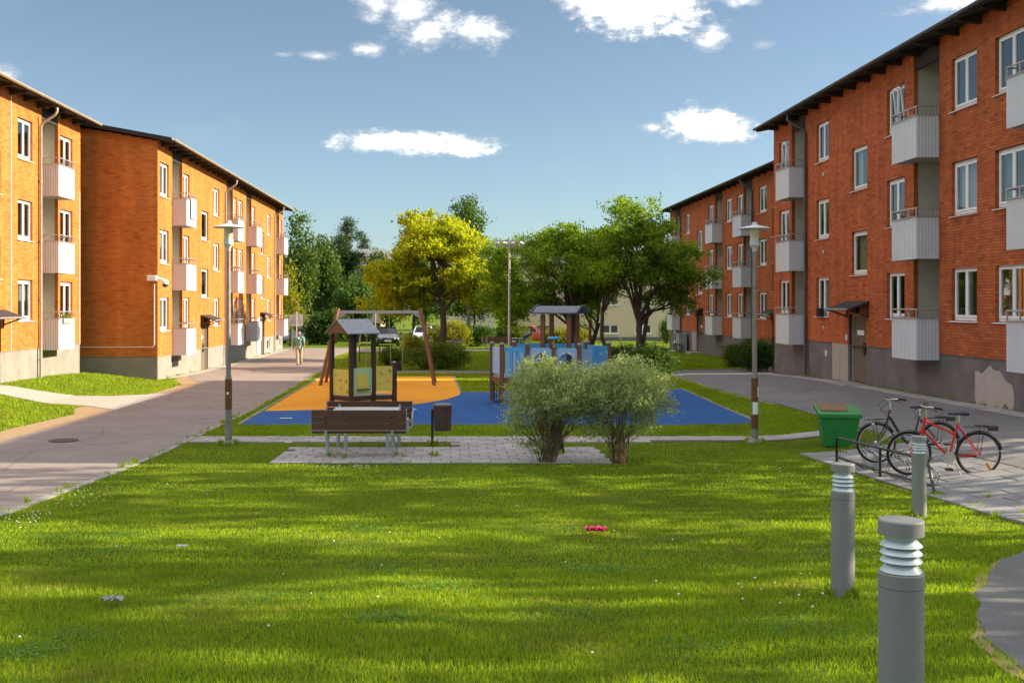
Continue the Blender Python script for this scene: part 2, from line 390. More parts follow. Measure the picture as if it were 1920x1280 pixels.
drape('wall_path', [(-11.33, 47.6), (-11.33, 77.4), (-11.84, 77.4), (-11.84, 45)], .018, CONC, 'narrow pale strip along the foot of the left house')
# right drive
roadR = [(8.5, 9.5), (12.55, 9.5), (12.55, 44.9), (16.1, 45.5), (16.1, 52.2), (12.4, 52.2), (10.2, 51.2), (9.2, 51.6), (-6.0, 51.4), (-5.92, 49.4), (7.4, 49.2), (9.3, 46.5), (8.75, 40), (8.55, 34), (8.75, 29)]
drape('drive', roadR, .014, ASPH_R, 'grey asphalt drive past the right-hand brick house')
foot = [(5.5, 10.4), (4.75, 9.5), (4.3, 8.8), (3.85, 8.0), (3.7, 7.6), (3.4, 7.0), (3.22, 6.6), (3.02, 5.9), (2.95, 5.0), (3.0, 3), (9, 2.5), (14, 5), (14, 11.2), (8.45, 11.2), (6.3, 11.0)]
drape('worn_edge', rough_edge([(x-.05-.06*math.sin(y*2.3), y) for x, y in foot[:11]]+foot[11:13]+[(8.4, 11.3), (6.3, 11.15)]), .006, DIRT, 'worn bare earth rim of the footpath', step=.6, keep=False)
drape('footpath', rough_edge(foot), .014, ASPH_P, 'coarse grey asphalt footpath at the corner of the lawn', step=.6)
drape('path_far', [(-3.6, 74.6), (-3.6, 76.2), (13, 77.6), (19, 74), (19, 72), (13, 75.8)], .014, CONC, 'pale path crossing behind the hedge')
# playground
drape('playground_blue', [(-5.0, 25.85), (7.25, 25.85), (7.75, 36.8), (.32, 36.8), (.3, 35.6), (-.1, 33.8), (-.8, 32.2), (-1.7, 31.1), (-2.8, 30.35), (-4, 29.9), (-5.05, 29.65)],
      .016, RUB_B, 'blue rubber safety surface of the playground')
drape('playground_orange', [(-5.05, 29.65), (-4, 29.9), (-2.8, 30.35), (-1.7, 31.1), (-.8, 32.2), (-.1, 33.8), (.3, 35.6), (.32, 36.8), (.1, 46.8), (-5.45, 46.8)],
      .016, RUB_O, 'orange rubber safety surface under the swings')
kb = thing('kerb', 'thin pale stone edging round the rubber surfaces', 'kerb'); del kb['category']; kb['kind'] = 'structure'
def stones(pts, w, ln, h, m, parent, name):
    """a row of edging stones along a polyline"""
    for (a, b) in zip(pts[:-1], pts[1:]):
        a = Vector((*a, 0)); b = Vector((*b, 0)); L_ = (b-a).length; n = max(1, round(L_/ln)); d = (b-a).normalized()
        for i in range(n):
            p = a+d*(i*L_/n+.006); q = a+d*((i+1)*L_/n-.006); j = random.uniform(-.006, .006)
            p.z = gz(p.x, p.y)+h+j-.05; q.z = gz(q.x, q.y)+h+j-.05
            MB().beam(p, q, w, .1).build(name, m, parent)
stones([(-5.05, 25.8), (-5.5, 46.8)], .08, 1.0, .03, EDGE, kb, 'edging_stone')
stones([(7.3, 25.8), (7.8, 36.85), (.35, 36.88), (.13, 46.8)], .08, 1.0, .03, EDGE, kb, 'edging_stone')
kb2 = thing('road_kerb', 'flush kerb stones between drive and lawn', 'kerb'); del kb2['category']; kb2['kind'] = 'structure'
stones([(-5.45, 11), (-5.45, 30), (-5.85, 46), (-6.45, 58)], .12, 1.0, .024, EDGE, kb2, 'kerb_stone')
stones([(8.62, 29), (8.45, 34), (8.65, 40), (9.2, 46.4)], .1, 1.0, .03, EDGE, kb2, 'kerb_stone')

def inside(poly, x, y):
    x = np.asarray(x); y = np.asarray(y); r = np.zeros(x.shape, bool); n = len(poly); j = n-1
    for i in range(n):
        xi, yi = poly[i]; xj, yj = poly[j]
        c = ((yi > y) != (yj > y)) & (x < (xj-xi)*(y-yi)/((yj-yi) if yj != yi else 1e-9)+xi); r ^= c; j = i
    return r
# slab paving: each slab its own piece
_slab = {}
def slab_mesh(w, d, mi=0):
    k = (round(w, 3), round(d, 3), mi)
    if k not in _slab:
        b = .006; m = MB()
        x, y = w/2, d/2
        vs = [(-x, -y, -.05), (x, -y, -.05), (x, y, -.05), (-x, y, -.05), (-x, -y, -b), (x, -y, -b), (x, y, -b), (-x, y, -b), (-x+b, -y+b, 0), (x-b, -y+b, 0), (x-b, y-b, 0), (-x+b, y-b, 0)]
        m.add(vs, [(0, 1, 5, 4), (1, 2, 6, 5), (2, 3, 7, 6), (3, 0, 4, 7), (4, 5, 9, 8), (5, 6, 10, 9), (6, 7, 11, 10), (7, 4, 8, 11), (8, 9, 10, 11)])
        _slab[k] = m.mesh('paving_slab', slab_mats[mi])
    return _slab[k]
slab_mats = [mat('slab_concrete', (.30, .275, .265), .9, .10, 5, .25, 130, col2=(.37, .34, .325))]
def obj_random(m, amt):
    nt = m.node_tree; N = nt.nodes; L = nt.links; b = N['Principled BSDF']; src = b.inputs['Base Color'].links[0].from_socket
    oi = N.new('ShaderNodeObjectInfo'); mr = N.new('ShaderNodeMapRange'); mr.inputs[3].default_value = 1-amt; mr.inputs[4].default_value = 1+amt
    L.new(oi.outputs['Random'], mr.inputs[0]); mx = N.new('ShaderNodeMix'); mx.data_type = 'RGBA'; mx.blend_type = 'MULTIPLY'; mx.inputs[0].default_value = 1
    L.new(src, mx.inputs[6]); L.new(mr.outputs[0], mx.inputs[7]); L.new(mx.outputs[2], b.inputs['Base Color'])
slab_mats.append(mat('slab_grey', (.185, .183, .188), .9, .12, 5, .25, 130, col2=(.235, .232, .236)))
obj_random_later = True
obj_random(slab_mats[0], .13); obj_random(slab_mats[1], .10)
def pave(parent, polys, x0, x1, y0, y1, w=.35, d=.35, joint=.012, top=.035, m_i=0):
    row = 0; y = y0
    while y < y1-.05:
        x = x0-(w/2 if row % 2 else 0)
        while x < x1:
            a, b = max(x, x0), min(x+w, x1); cx, cy = (a+b)/2, y+d/2
            if b-a > .08 and any(bool(inside(p, np.array(cx), np.array(cy))) for p in polys):
                o = link('paving_slab', slab_mesh(b-a-joint, d-joint, m_i), parent, (cx, cy, gz(cx, cy)+top+random.uniform(-.004, .004)))
                e = .3; o.rotation_euler = (math.atan((gz(cx, cy+e)-gz(cx, cy-e))/(2*e))+random.uniform(-.006, .006), -math.atan((gz(cx+e, cy)-gz(cx-e, cy))/(2*e))+random.uniform(-.006, .006), 0)
            x += w
        y += d; row += 1
patio = [(-3.15, 18.95), (2.85, 18.95), (2.85, 21.55), (1.55, 21.55), (1.55, 22.4), (.1, 22.4), (.1, 21.55), (-3.0, 21.55)]
pathm = [(-5.35, 22.3), (8.5, 22.55), (8.5, 23.3), (-5.35, 23.3)]
bikep = [(6.5, 11.4), (8.5, 11.4), (8.5, 20.4), (6.5, 20.4)]
for nm, poly, lb in (('sitting_area', patio, 'grey concrete slab paving under the picnic benches'), ('slab_path', pathm, 'narrow concrete slab path in front of the playground'),
                     ('bicycle_paving', bikep, 'grey slab paving beneath the bicycle rack')):
    o = drape(nm, poly, .012, JOINT, lb, step=.7, skirt=.02)
    xs = [p[0] for p in poly]; ys = [p[1] for p in poly]
    w = .35 if nm != 'bicycle_paving' else .5
    pave(o, [poly], min(xs), max(xs), min(ys), max(ys), w, w if nm != 'slab_path' else .34, m_i=1 if nm == 'bicycle_paving' else 0)
wp = drape('house_path', [(12.55, 20), (13.12, 20), (13.12, 44.4), (12.55, 44.4)], .012, JOINT, 'slab strip along the foot of the right house', skirt=.02)
pave(wp, [[(12.5, 20), (13.2, 20), (13.2, 44.4), (12.5, 44.4)]], 12.57, 13.1, 20, 44.2, .53, .5)
# manhole covers in the left drive
for (x, y) in ((-8.0, 22.6),):
    o = MB().lathe([(.0, 0), (.3, 0), (.3, .02), (.27, .024), (0, .02)], 24).build('manhole_cover', mat('cast_iron', (.05, .045, .045), .7, .3, 30), loc=(x, y, gz(x, y)+.012))
    tag(o, 'dark round manhole cover set in the left drive', 'manhole')

# ------------------------------------------------------------------ grass blades
def blades(n, x0, x1, y0, y1, h, w, fr=True, seed=1, dens_pow=0.0, lean=.55, extra=None):
    r = np.random.default_rng(seed)
    x = r.uniform(x0, x1, n); y = y0+(y1-y0)*r.random(n)**(1+dens_pow)
    if fr:
        k = (x > -.445*y-.6) & (x < .56*y+.6); x, y = x[k], y[k]
    bad = np.zeros(len(x), bool)
    for p in POLYS: bad |= inside(p, x, y)
    x, y = x[~bad], y[~bad]; n = len(x)
    pt = np.sin(x*1.9+np.sin(y*1.3)*2)*np.sin(y*2.3+1.7*np.sin(x*.8)); tall = 1+.28*pt
    hh = h*tall*r.uniform(.45, 1.25, n); a = r.uniform(0, 2*np.pi, n); la = r.uniform(0, 2*np.pi, n); ll = r.random(n)*lean
    ww = w*r.uniform(.6, 1.3, n)
    z = g(x, y)-.004; bx, by = np.cos(a)*ww, np.sin(a)*ww; dx, dy = np.cos(la)*ll*hh, np.sin(la)*ll*hh
    P = np.stack([np.stack([x-bx, y-by, z], 1), np.stack([x+bx, y+by, z], 1),
                  np.stack([x+bx*.75+dx*.35, y+by*.75+dy*.35, z+hh*.62], 1), np.stack([x-bx*.75+dx*.35, y-by*.75+dy*.35, z+hh*.62], 1),
                  np.stack([x+dx, y+dy, z+hh], 1)], 1)
    V = P.reshape(-1, 3); b = np.arange(n)*5
    T = np.concatenate([np.stack([b, b+1, b+2], 1), np.stack([b, b+2, b+3], 1), np.stack([b+3, b+2, b+4], 1)])
    return V, T
GRASS = island_mat('grass_blade', [(.155, .268, .008), (.215, .34, .010), (.185, .31, .008), (.285, .38, .016), (.35, .38, .035)], .62, .45, big=(.55, .22), spec=.3, tcol=(1.4, 1.35, .5), dry=[(1.1, .56, .72, (.26, .25, .05), 3.0), (.8, .60, .75, (.075, .17, .012), 11.0)])
def grass_object(parts, name, label):
    Vs = []; Ts = []; k = 0
    for V, T in parts: Vs.append(V); Ts.append(T+k); k += len(V)
    return tag(link(name, np_mesh(name, np.concatenate(Vs), np.concatenate(Ts), GRASS)), label, 'grass', kind='stuff')
grass_object([blades(185000, -4.5, 5.6, 4.2, 9.2, .036, .0028, seed=1),
              blades(160000, -7.2, 9.2, 9.0, 15.2, .034, .0042, seed=2),
              blades(110000, -9.6, 9.0, 15.0, 22.4, .034, .0062, seed=3)], 'grass', 'short mown grass of the foreground lawn')
grass_object([blades(42000, -5.4, 8.6, 23.2, 26, .06, .010, seed=4), blades(9000, -5.9, -5.0, 26, 48, .06, .010, seed=5), blades(14000, 7.3, 8.6, 26, 40, .06, .01, seed=6),
              blades(26000, -14.6, -9.6, 21, 44.2, .07, .011, seed=8), blades(26000, .1, 9, 36.8, 49.5, .06, .014, seed=9), blades(9000, -6.4, .1, 46.8, 49.4, .06, .014, seed=10),
              blades(26000, 9, 16.1, 52, 70, .07, .018, seed=11), blades(34000, -6.8, 9.2, 51.4, 74, .07, .018, seed=12)], 'grass_strip', 'grass strips round the playground and along the drives')
# taller weeds along edges and in the paving joints
def weeds():
    r = np.random.default_rng(5); pts = []
    for _ in range(48): y = r.uniform(11.5, 30); pts.append((-5.45+r.normal(0, .05), y))
    for _ in range(46): y = r.uniform(21, 44); pts.append((13.1+r.normal(0, .02), y))
    for (x, y) in ((-1.0, 20.05), (-.85, 19.9), (-.4, 20.1), (-.3, 20.0), (-2.1, 20.15), (-2.2, 20.0), (-1.9, 19.7), (1.65, 20.3), (2.0, 20.2), (1.9, 20.8), (6.55, 12.5), (6.9, 13.2), (7.4, 12.9), (6.7, 13.9), (7.1, 14.5), (6.5, 13.0), (-4.4, 22.0), (7.6, 20.7), (7.2, 20.2)): pts += [(x+r.normal(0, .04), y+r.normal(0, .04)) for _ in range(4)]
    for (bx_, by_, br_) in ((1.73, 4.2, .10), (2.87, 8.0, .10), (5.57, 13.0, .10), (6.2, 22.3, .17), (-.36, 21.75, .06), (6.62, 18.75, .05), (6.62, 14.95, .05)):
        for _ in range(16): a = r.uniform(0, 6.28); pts.append((bx_+br_*math.cos(a), by_+br_*math.sin(a)))
    for _ in range(60): y = r.uniform(45, 77); pts.append((-11.8+r.normal(0, .05), y))
    for _ in range(40): a = r.uniform(0, 6.28); pts.append((-4.48+.16*math.cos(a), 22.0+.16*math.sin(a)))
    Vs = []; Ts = []; k = 0
    for (x, y) in pts:
        n = int(r.uniform(4, 15)); z0 = gz(x, y); hs_ = r.uniform(.45, 1.25)
        for q in range(n):
            a = r.uniform(0, 6.28); h = r.uniform(.05, .14)*hs_*(.55 if x > 5.5 and y < 20 else 1); w = r.uniform(.004, .010); l = r.uniform(.2, 1.0)*h; px_, py_ = x+r.normal(0, .03), y+r.normal(0, .03)
            bx, by = -math.sin(a)*w, math.cos(a)*w
            Vs += [(px_-bx, py_-by, z0), (px_+bx, py_+by, z0), (px_+bx+math.cos(a)*l*.5, py_+by+math.sin(a)*l*.5, z0+h*.75), (px_-bx+math.cos(a)*l*.5, py_-by+math.sin(a)*l*.5, z0+h*.75), (px_+math.cos(a)*l, py_+math.sin(a)*l, z0+h)]
            Ts += [(k, k+1, k+2), (k, k+2, k+3), (k+3, k+2, k+4)]; k += 5
    tag(link('weeds', np_mesh('weeds', np.array(Vs), np.array(Ts), GRASS)), 'tufts of weeds along kerbs and in paving joints', 'weeds', kind='stuff')
weeds()
def clover():
    r = np.random.default_rng(11); m = MB()
    pts = [(r.normal(-5.0, .22), r.uniform(12.2, 15.5)) for _ in range(70)] + [(r.normal(-1.7, .35), r.normal(18.3, .22)) for _ in range(40)] + \
          [(r.normal(2.4, .5), r.normal(8.2, .35)) for _ in range(14)] + [(r.uniform(-5, 5), r.uniform(6, 21)) for _ in range(45)] + [(r.normal(5.4, .5), r.normal(17, 1)) for _ in range(16)]
    for x, y in pts:
        if any(bool(inside(p, np.array(x), np.array(y))) for p in POLYS): continue
        s = r.uniform(.006, .010); m.ell((x, y, gz(x, y)+.045), (s, s, s*.8), 6, 4)
    tag(m.build('clover_flowers', mat('clover_white', (.72, .70, .66), .8)), 'small white clover heads scattered in the lawn', 'flowers', kind='stuff')
clover()

def clover_leaves():
    r = np.random.default_rng(23); C = []
    for _ in range(34):
        y = r.uniform(5.2, 15); x = r.uniform(-.42*y, .42*y); n = int(r.uniform(120, 420)); sp = r.uniform(.12, .4)
        C.append(np.stack([r.normal(x, sp, n), r.normal(y, sp*.8, n)], 1))
    C = np.concatenate(C); bad = np.zeros(len(C), bool)
    for p in POLYS: bad |= inside(p, C[:, 0], C[:, 1])
    C = C[~bad]; n = len(C); z = g(C[:, 0], C[:, 1])+r.uniform(.018, .036, n); a = r.uniform(0, 6.28, n); s = r.uniform(.007, .014, n)
    ux, uy = np.cos(a)*s, np.sin(a)*s; t = r.normal(0, .3, n)*s
    V = np.stack([np.stack([C[:, 0]-ux, C[:, 1]-uy, z], 1), np.stack([C[:, 0]+uy*.8, C[:, 1]-ux*.8, z+t], 1), np.stack([C[:, 0]+ux, C[:, 1]+uy, z+t*.5], 1), np.stack([C[:, 0]-uy*.8, C[:, 1]+ux*.8, z-t], 1)], 1).reshape(-1, 3)
    k = np.arange(n)*4
    m = island_mat('clover_leaf', [(.07, .17, .016), (.10, .21, .02), (.13, .25, .03)], .6, .35, big=(.6, .2))
    tag(link('clover_patches', np_mesh('clover_patches', V, np.stack([k, k+1, k+2, k+3], 1), m)), 'low broad-leaved clover patches within the lawn', 'clover', kind='stuff')
clover_leaves()
# ------------------------------------------------------------------ brick houses
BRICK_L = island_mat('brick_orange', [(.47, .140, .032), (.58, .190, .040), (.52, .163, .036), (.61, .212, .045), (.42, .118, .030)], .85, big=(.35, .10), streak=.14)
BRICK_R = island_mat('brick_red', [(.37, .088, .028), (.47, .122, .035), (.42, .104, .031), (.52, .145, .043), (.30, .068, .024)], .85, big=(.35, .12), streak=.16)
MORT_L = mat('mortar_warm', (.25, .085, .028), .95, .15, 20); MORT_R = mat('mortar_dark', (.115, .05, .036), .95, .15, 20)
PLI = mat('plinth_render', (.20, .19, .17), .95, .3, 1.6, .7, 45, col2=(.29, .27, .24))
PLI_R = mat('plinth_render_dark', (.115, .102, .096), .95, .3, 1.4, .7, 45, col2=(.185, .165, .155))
CREAM = mat('cream_plaster', (.55, .50, .42), .9, .06, 3)
WHITE = mat('white_frame', (.80, .80, .80), .45)
BALC = mat('white_sheet', (.66, .67, .69), .5, .05, 2)
BALC_C = mat('balcony_concrete', (.42, .40, .37), .85, .12, 4)
RAIL = mat('galvanised_rail', (.42, .41, .40), .45, .1, 9, metal=.6)
ROOF = mat('roof_felt', (.030, .030, .033), .8, .2, 5)
TIMB = mat('dark_timber', (.030, .024, .020), .8, .25, 8)
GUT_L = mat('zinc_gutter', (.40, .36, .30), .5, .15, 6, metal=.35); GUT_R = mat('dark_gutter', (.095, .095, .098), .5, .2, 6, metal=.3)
DOORW = mat('weathered_ply', (.115, .080, .055), .8, .3, 3, .3, 30, col2=(.19, .145, .105), stretch=(4, 4, .7))
PANEL = mat('pale_boards', (.36, .32, .28), .85, .15, 5, .2, 40, stretch=(5, 5, .6))
STONE = mat('step_stone', (.30, .26, .22), .9, .2, 9, .4, 60)
BLACKM = mat('black_metal', (.012, .012, .013), .45, spec=.5)
def glass_mat():
    m = bpy.data.materials.new('window_glass'); m.use_nodes = True; nt = m.node_tree; N = nt.nodes; L = nt.links
    out = N['Material Output']; N.remove(N['Principled BSDF']); tr = N.new('ShaderNodeBsdfTransparent'); tr.inputs[0].default_value = (.78, .82, .80, 1)
    gl = N.new('ShaderNodeBsdfGlossy'); gl.inputs['Roughness'].default_value = .012; gl.inputs['Color'].default_value = (.92, .95, .96, 1)
    fr = N.new('ShaderNodeFresnel'); fr.inputs['IOR'].default_value = 2.15
    ge = N.new('ShaderNodeNewGeometry'); iv = N.new('ShaderNodeMath'); iv.operation = 'SUBTRACT'; iv.inputs[0].default_value = 1; L.new(ge.outputs['Backfacing'], iv.inputs[1])
    mu = N.new('ShaderNodeMath'); mu.operation = 'MULTIPLY'; L.new(fr.outputs[0], mu.inputs[0]); L.new(iv.outputs[0], mu.inputs[1])
    ms = N.new('ShaderNodeMixShader'); L.new(mu.outputs[0], ms.inputs[0]); L.new(tr.outputs[0], ms.inputs[1]); L.new(gl.outputs[0], ms.inputs[2]); L.new(ms.outputs[0], out.inputs[0])
    return m
GLASS = glass_mat()
ROOM = mat('room_wall', (.16, .14, .12), .95, .2, .8)
CURT = [mat('curtain_white', (.62, .60, .56), .9, .06, 6), mat('curtain_cream', (.50, .42, .30), .9, .08, 6), mat('curtain_grey', (.30, .31, .33), .9, .08, 6), mat('curtain_rust', (.34, .17, .09), .9, .1, 6)]
POT = mat('pot_clay', (.30, .12, .06), .8)
_cr = random.Random(19)
def wavy(mb, x0, x1, z0, z1, y, amp, k):
    n = max(6, int((x1-x0)*28)); vs = []
    for i in range(n+1):
        u = i/n; vs += [(x0+(x1-x0)*u, y+amp*math.sin(u*k*6.28), z0), (x0+(x1-x0)*u, y+amp*math.sin(u*k*6.28), z1)]
    mb.add(vs, [(2*i, 2*i+2, 2*i+3, 2*i+1) for i in range(n)])
_cm = {}
def furnish(win, w, h):
    """curtain, blind or plant behind a pane; meshes shared between alike windows"""
    q = _cr.random(); kind = 'none' if q < .22 else 'drapes' if q < .52 else 'sheer' if q < .66 else 'blind' if q < .86 else 'plant'
    ci = _cr.choice((0, 0, 0, 1, 1, 2, 3)); key = (w, h, kind, ci)
    if kind == 'none': return
    if key not in _cm:
        m = MB()
        if kind == 'drapes': wavy(m, .04, w*.27, .08, h-.05, .16, .025, 3); wavy(m, w*.76, w-.04, .08, h-.05, .16, .025, 3)
        elif kind == 'sheer': wavy(m, .04, w-.04, .08, h-.05, .16, .02, 9)
        elif kind == 'blind': m.box(.05, w-.05, .13, .14, h*.48, h-.05)
        else:
            m.lathe([(.06, .09), (.085, .22), (.0, .22)], 12, (w*.3, .18, 0)); m.tube([(w*.3, .18, .2), (w*.28, .17, .42)], .008, 5)
            r = random.Random(5)
            for k in range(26):
                c = Vector((w*.29+r.gauss(0, .07), .17+r.gauss(0, .03), .36+r.gauss(0, .08))); d = Vector((r.gauss(0, 1), r.gauss(0, .4), r.gauss(.3, 1))).normalized()*.06; e = d.orthogonal().normalized()*.02; m.add([c-d, c+e, c+d, c-e], [(0, 1, 2, 3)])
        _cm[key] = m.mesh('curtain' if kind != 'plant' else 'potted_plant', CURT[ci] if kind != 'plant' else mat('house_plant', (.04, .10, .02), .7))
    link(_cm[key].name.split('.')[0], _cm[key], win)

def brick_mesh(name, L, z0, z1, openings, m, xs=0.0, slope=None):
    R_ = []; i = 0; z = z0+.010
    while z < z1-.03:
        zc = z+.0325; iv = [(xs, L)]
        if slope and zc > slope[0]:
            k = (zc-slope[0])/slope[1]; iv = [(max(xs, k), L-k)]
        for (a, b, c, d, *_r) in openings:
            if c < zc < d:
                nv = []
                for (p, q) in iv:
                    if b <= p or a >= q: nv.append((p, q)); continue
                    if a > p: nv.append((p, a))
                    if b < q: nv.append((b, q))
                iv = nv
        off = (i % 2)*.125 + random.uniform(-.03, .03)
        for (p, q) in iv:
            k = math.floor((p-off)/.25); x = off+k*.25
            while x < q:
                a, b = max(x, p)+.0035, min(x+.25, q)-.0035
                if b-a > .03: R_.append((a, b, z, z+.064))
                x += .25
        z += .075; i += 1
    A = np.array(R_); n = len(A); jy = -.0038-rng.random(n)*.0012
    a, b, c, d = A.T; o = np.zeros(n)+.002
    P = np.stack([np.stack(t, 1) for t in ((a, o, c), (b, o, c), (b, o, d), (a, o, d), (a, jy, c), (b, jy, c), (b, jy, d), (a, jy, d))], 1).reshape(-1, 3)
    k = np.arange(n)*8
    Q = np.concatenate([np.stack([k+p for p in f], 1) for f in ((4, 5, 6, 7), (0, 1, 5, 4), (3, 7, 6, 2), (0, 4, 7, 3), (1, 2, 6, 5))])
    me = np_mesh(name, P, Q, m); me.shade_flat(); return me
def panel_cells(mb, L, z0, z1, openings, y=0.0, reveal=.12, rev=True):
    us = sorted({0, L, *[o[0] for o in openings], *[o[1] for o in openings]}); zs = sorted({z0, z1, *[min(max(o[2], z0), z1) for o in openings], *[min(max(o[3], z0), z1) for o in openings]})
    for a, b in zip(us[:-1], us[1:]):
        for c, d in zip(zs[:-1], zs[1:]):
            um, zm = (a+b)/2, (c+d)/2
            if any(o[0] < um < o[1] and o[2] < zm < o[3] for o in openings): continue
            mb.add([(a, y, c), (b, y, c), (b, y, d), (a, y, d)], [(0, 1, 2, 3)])
    if rev:
        for (a, b, c, d, *_r) in openings:
            c, d = max(c, z0), min(d, z1)
            if d <= c: continue
            e = y+reveal
            for q in (((a, y, c), (a, y, d), (a, e, d), (a, e, c)), ((b, y, c), (b, e, c), (b, e, d), (b, y, d)), ((a, y, d), (b, y, d), (b, e, d), (a, e, d)), ((a, y, c), (a, e, c), (b, e, c), (b, y, c))):
                mb.add(q, [(0, 1, 2, 3)])
_wc = {}
def window(parent, x0, x1, z0, z1, lights=2, setback=.085, tilt=False):
    w, h = round(x1-x0, 2), round(z1-z0, 2); key = (w, h, lights)
    if key not in _wc:
        f = MB(); t = .065
        f.box(0, t, 0, .07, 0, h); f.box(w-t, w, 0, .07, 0, h); f.box(t, w-t, 0, .07, 0, t*1.2); f.box(t, w-t, 0, .07, h-t, h)
        panes = []; n = lights; lw = (w-2*t)/n; s = .058
        for i in range(n):
            a, b = t+i*lw, t+(i+1)*lw
            if i: f.box(a-.012, a+.012, -.006, .06, t*1.2, h-t)
            a += .008; b -= .008; c, d = t*1.2+.006, h-t-.006
            f.box(a, a+s, -.018, .05, c, d); f.box(b-s, b, -.018, .05, c, d); f.box(a+s, b-s, -.018, .05, c, c+s); f.box(a+s, b-s, -.018, .05, d-s, d)
            p = MB().box(0, b-a-2*s, .0, .012, 0, d-c-2*s).mesh('pane', GLASS); panes.append((p, a+s, c+s))
        sl = MB().extr([(-.15, -.045), (-.15, -.03), (.05, .0), (.05, -.045)], 'x', -.05, w+.05).mesh('sill', WHITE)
        _wc[key] = (f.mesh('window', WHITE), panes, sl)
    fm, panes, sl = _wc[key]
    o = link('window', fm, parent, (x0, setback, z0))
    for p, px_, pz in panes: link('pane', p, o, (px_, .012, pz))
    link('sill', sl, o, (0, 0, 0)); furnish(o, w, h)
    if tilt:
        s = MB(); a = w/2+.01; b = w-.06; T = Matrix.Translation((0, -.03, .1)) @ Matrix.Rotation(R(7), 4, 'X')
        for (p, q, r_, t_) in ((a, a+.05, 0, h-.18), (b-.05, b, 0, h-.18), (a, b, 0, .05), (a, b, h-.23, h-.18)): s.box(p, q, -.02, .02, r_, t_, T)
        s.build('tilted_sash', WHITE, o)
    return o
_bc = {}
def ribbed(mb, p, q, z0, z1, out, pitch=.085):
    """corrugated sheet between two plan points"""
    p = Vector((*p, 0)); q = Vector((*q, 0)); L_ = (q-p).length; d = (q-p).normalized(); n = Vector((*out, 0)); k = max(2, round(L_/pitch)); s = L_/k
    prof = []
    for i in range(k):
        prof += [(i*s, 0), (i*s+s*.60, 0), (i*s+s*.64, -.030), (i*s+s*.94, -.030)]
    prof.append((L_, 0)); vs = []
    for (u, e) in prof:
        b = p+d*u+n*e; vs += [(b.x, b.y, z0), (b.x, b.y, z1)]
    fs = [(2*i, 2*i+2, 2*i+3, 2*i+1) for i in range(len(prof)-1)]
    mb.add(vs, fs)
def balcony(parent, x0, x1, ztop, p=.62, rec=1.05, extra=None):
    w = round(x1-x0, 2); key = (w, p)
    if key not in _bc:
        h = 1.13; sl = MB().box(.055, w-.055, -p+.055, rec, -h+.05, -h+.20)
        fp = MB(); ribbed(fp, (0, -p), (w, -p), -h, 0, (0, -1)); fp.box(.005, w-.005, -p+.036, -p+.05, -h+.005, -.005)
        s1 = MB(); ribbed(s1, (0, -.004), (0, -p+.004), -h, 0, (-1, 0)); s1.box(.036, .05, -p+.054, -.006, -h+.005, -.005)
        s2 = MB(); ribbed(s2, (w, -p+.004), (w, -.004), -h, 0, (1, 0)); s2.box(w-.05, w-.036, -p+.054, -.006, -h+.005, -.005)
        tr = MB(); tr.beam((-.012, -p-.008, .008), (w+.012, -p-.008, .008), .05, .022); tr.beam((-.006, -p+.017, .008), (-.006, 0, .008), .05, .02); tr.beam((w+.006, -p+.017, .008), (w+.006, 0, .008), .05, .02)
        rl = MB(); rl.tube([(0, 0, .235), (0, -p, .235), (w, -p, .235), (w, 0, .235)], .022, 8)
        for x in (.03, w*.36, w*.68, w-.03): rl.beam((x, -p, .0), (x, -p, .22), .045, .02)
        for x in (0.0, w): rl.beam((x, -.09, 0), (x, -.09, .22), .02, .045)
        _bc[key] = (sl.mesh('balcony', BALC_C), fp.mesh('front_panel', BALC), s1.mesh('side_panel', BALC), s2.mesh('side_panel', BALC), rl.mesh('railing', RAIL), tr.mesh('cap_trim', RAIL))
    a, b, c, d, e, t_ = _bc[key]
    o = link('balcony', a, parent, (x0, 0, ztop))
    for m_ in (b, c, d, e, t_): link(m_.name.split('.')[0], m_, o)
    return o
def downpipe(parent, x, z_eave, zg, m, kick=.0):
    t = MB(); pts = [(x+kick, -.66, z_eave-.08), (x+kick, -.66, z_eave-.22), (x+kick*.8, -.58, z_eave-.34), (x, -.17, z_eave-.60), (x, -.09, z_eave-.74), (x, -.09, zg)]
    t.tube(pts, .052, 10); o = t.build('downpipe', m, parent, smooth=50)
    for z in np.arange(zg+1.0, z_eave-1, 2.1):
        c = MB(); c.lathe([(.062, z), (.062, z+.06)], 12, (x, -.09, 0)); c.beam((x, -.09, z+.03), (x, .0, z+.03), .02, .03); c.build('pipe_bracket', m, o)
    return o
def canopy(parent, x0, x1, z, p=.7, drop=.25, m=None):
    o = MB(); o.add([(x0, .0, z), (x1, .0, z), (x1, -p, z-drop), (x0, -p, z-drop), (x0, .0, z-.05), (x1, .0, z-.05), (x1, -p, z-drop-.05), (x0, -p, z-drop-.05)],
                    [(0, 1, 2, 3), (7, 6, 5, 4), (0, 3, 7, 4), (1, 5, 6, 2), (2, 6, 7, 3)])
    c = o.build('canopy', m or ROOF, parent)
    b = MB()
    for x in (x0+.1, x1-.1): b.beam((x, -.01, z-.55), (x, -.01, z-.07), .05, .05); b.beam((x, -.01, z-.5), (x, -p+.12, z-drop-.05), .045, .045)
    b.build('bracket', TIMB, c)
    MB().tube([(x0, -p-.02, z-drop-.01), (x1, -p-.02, z-drop-.01)], .03, 8).build('drip_rail', RAIL, c)
    return c
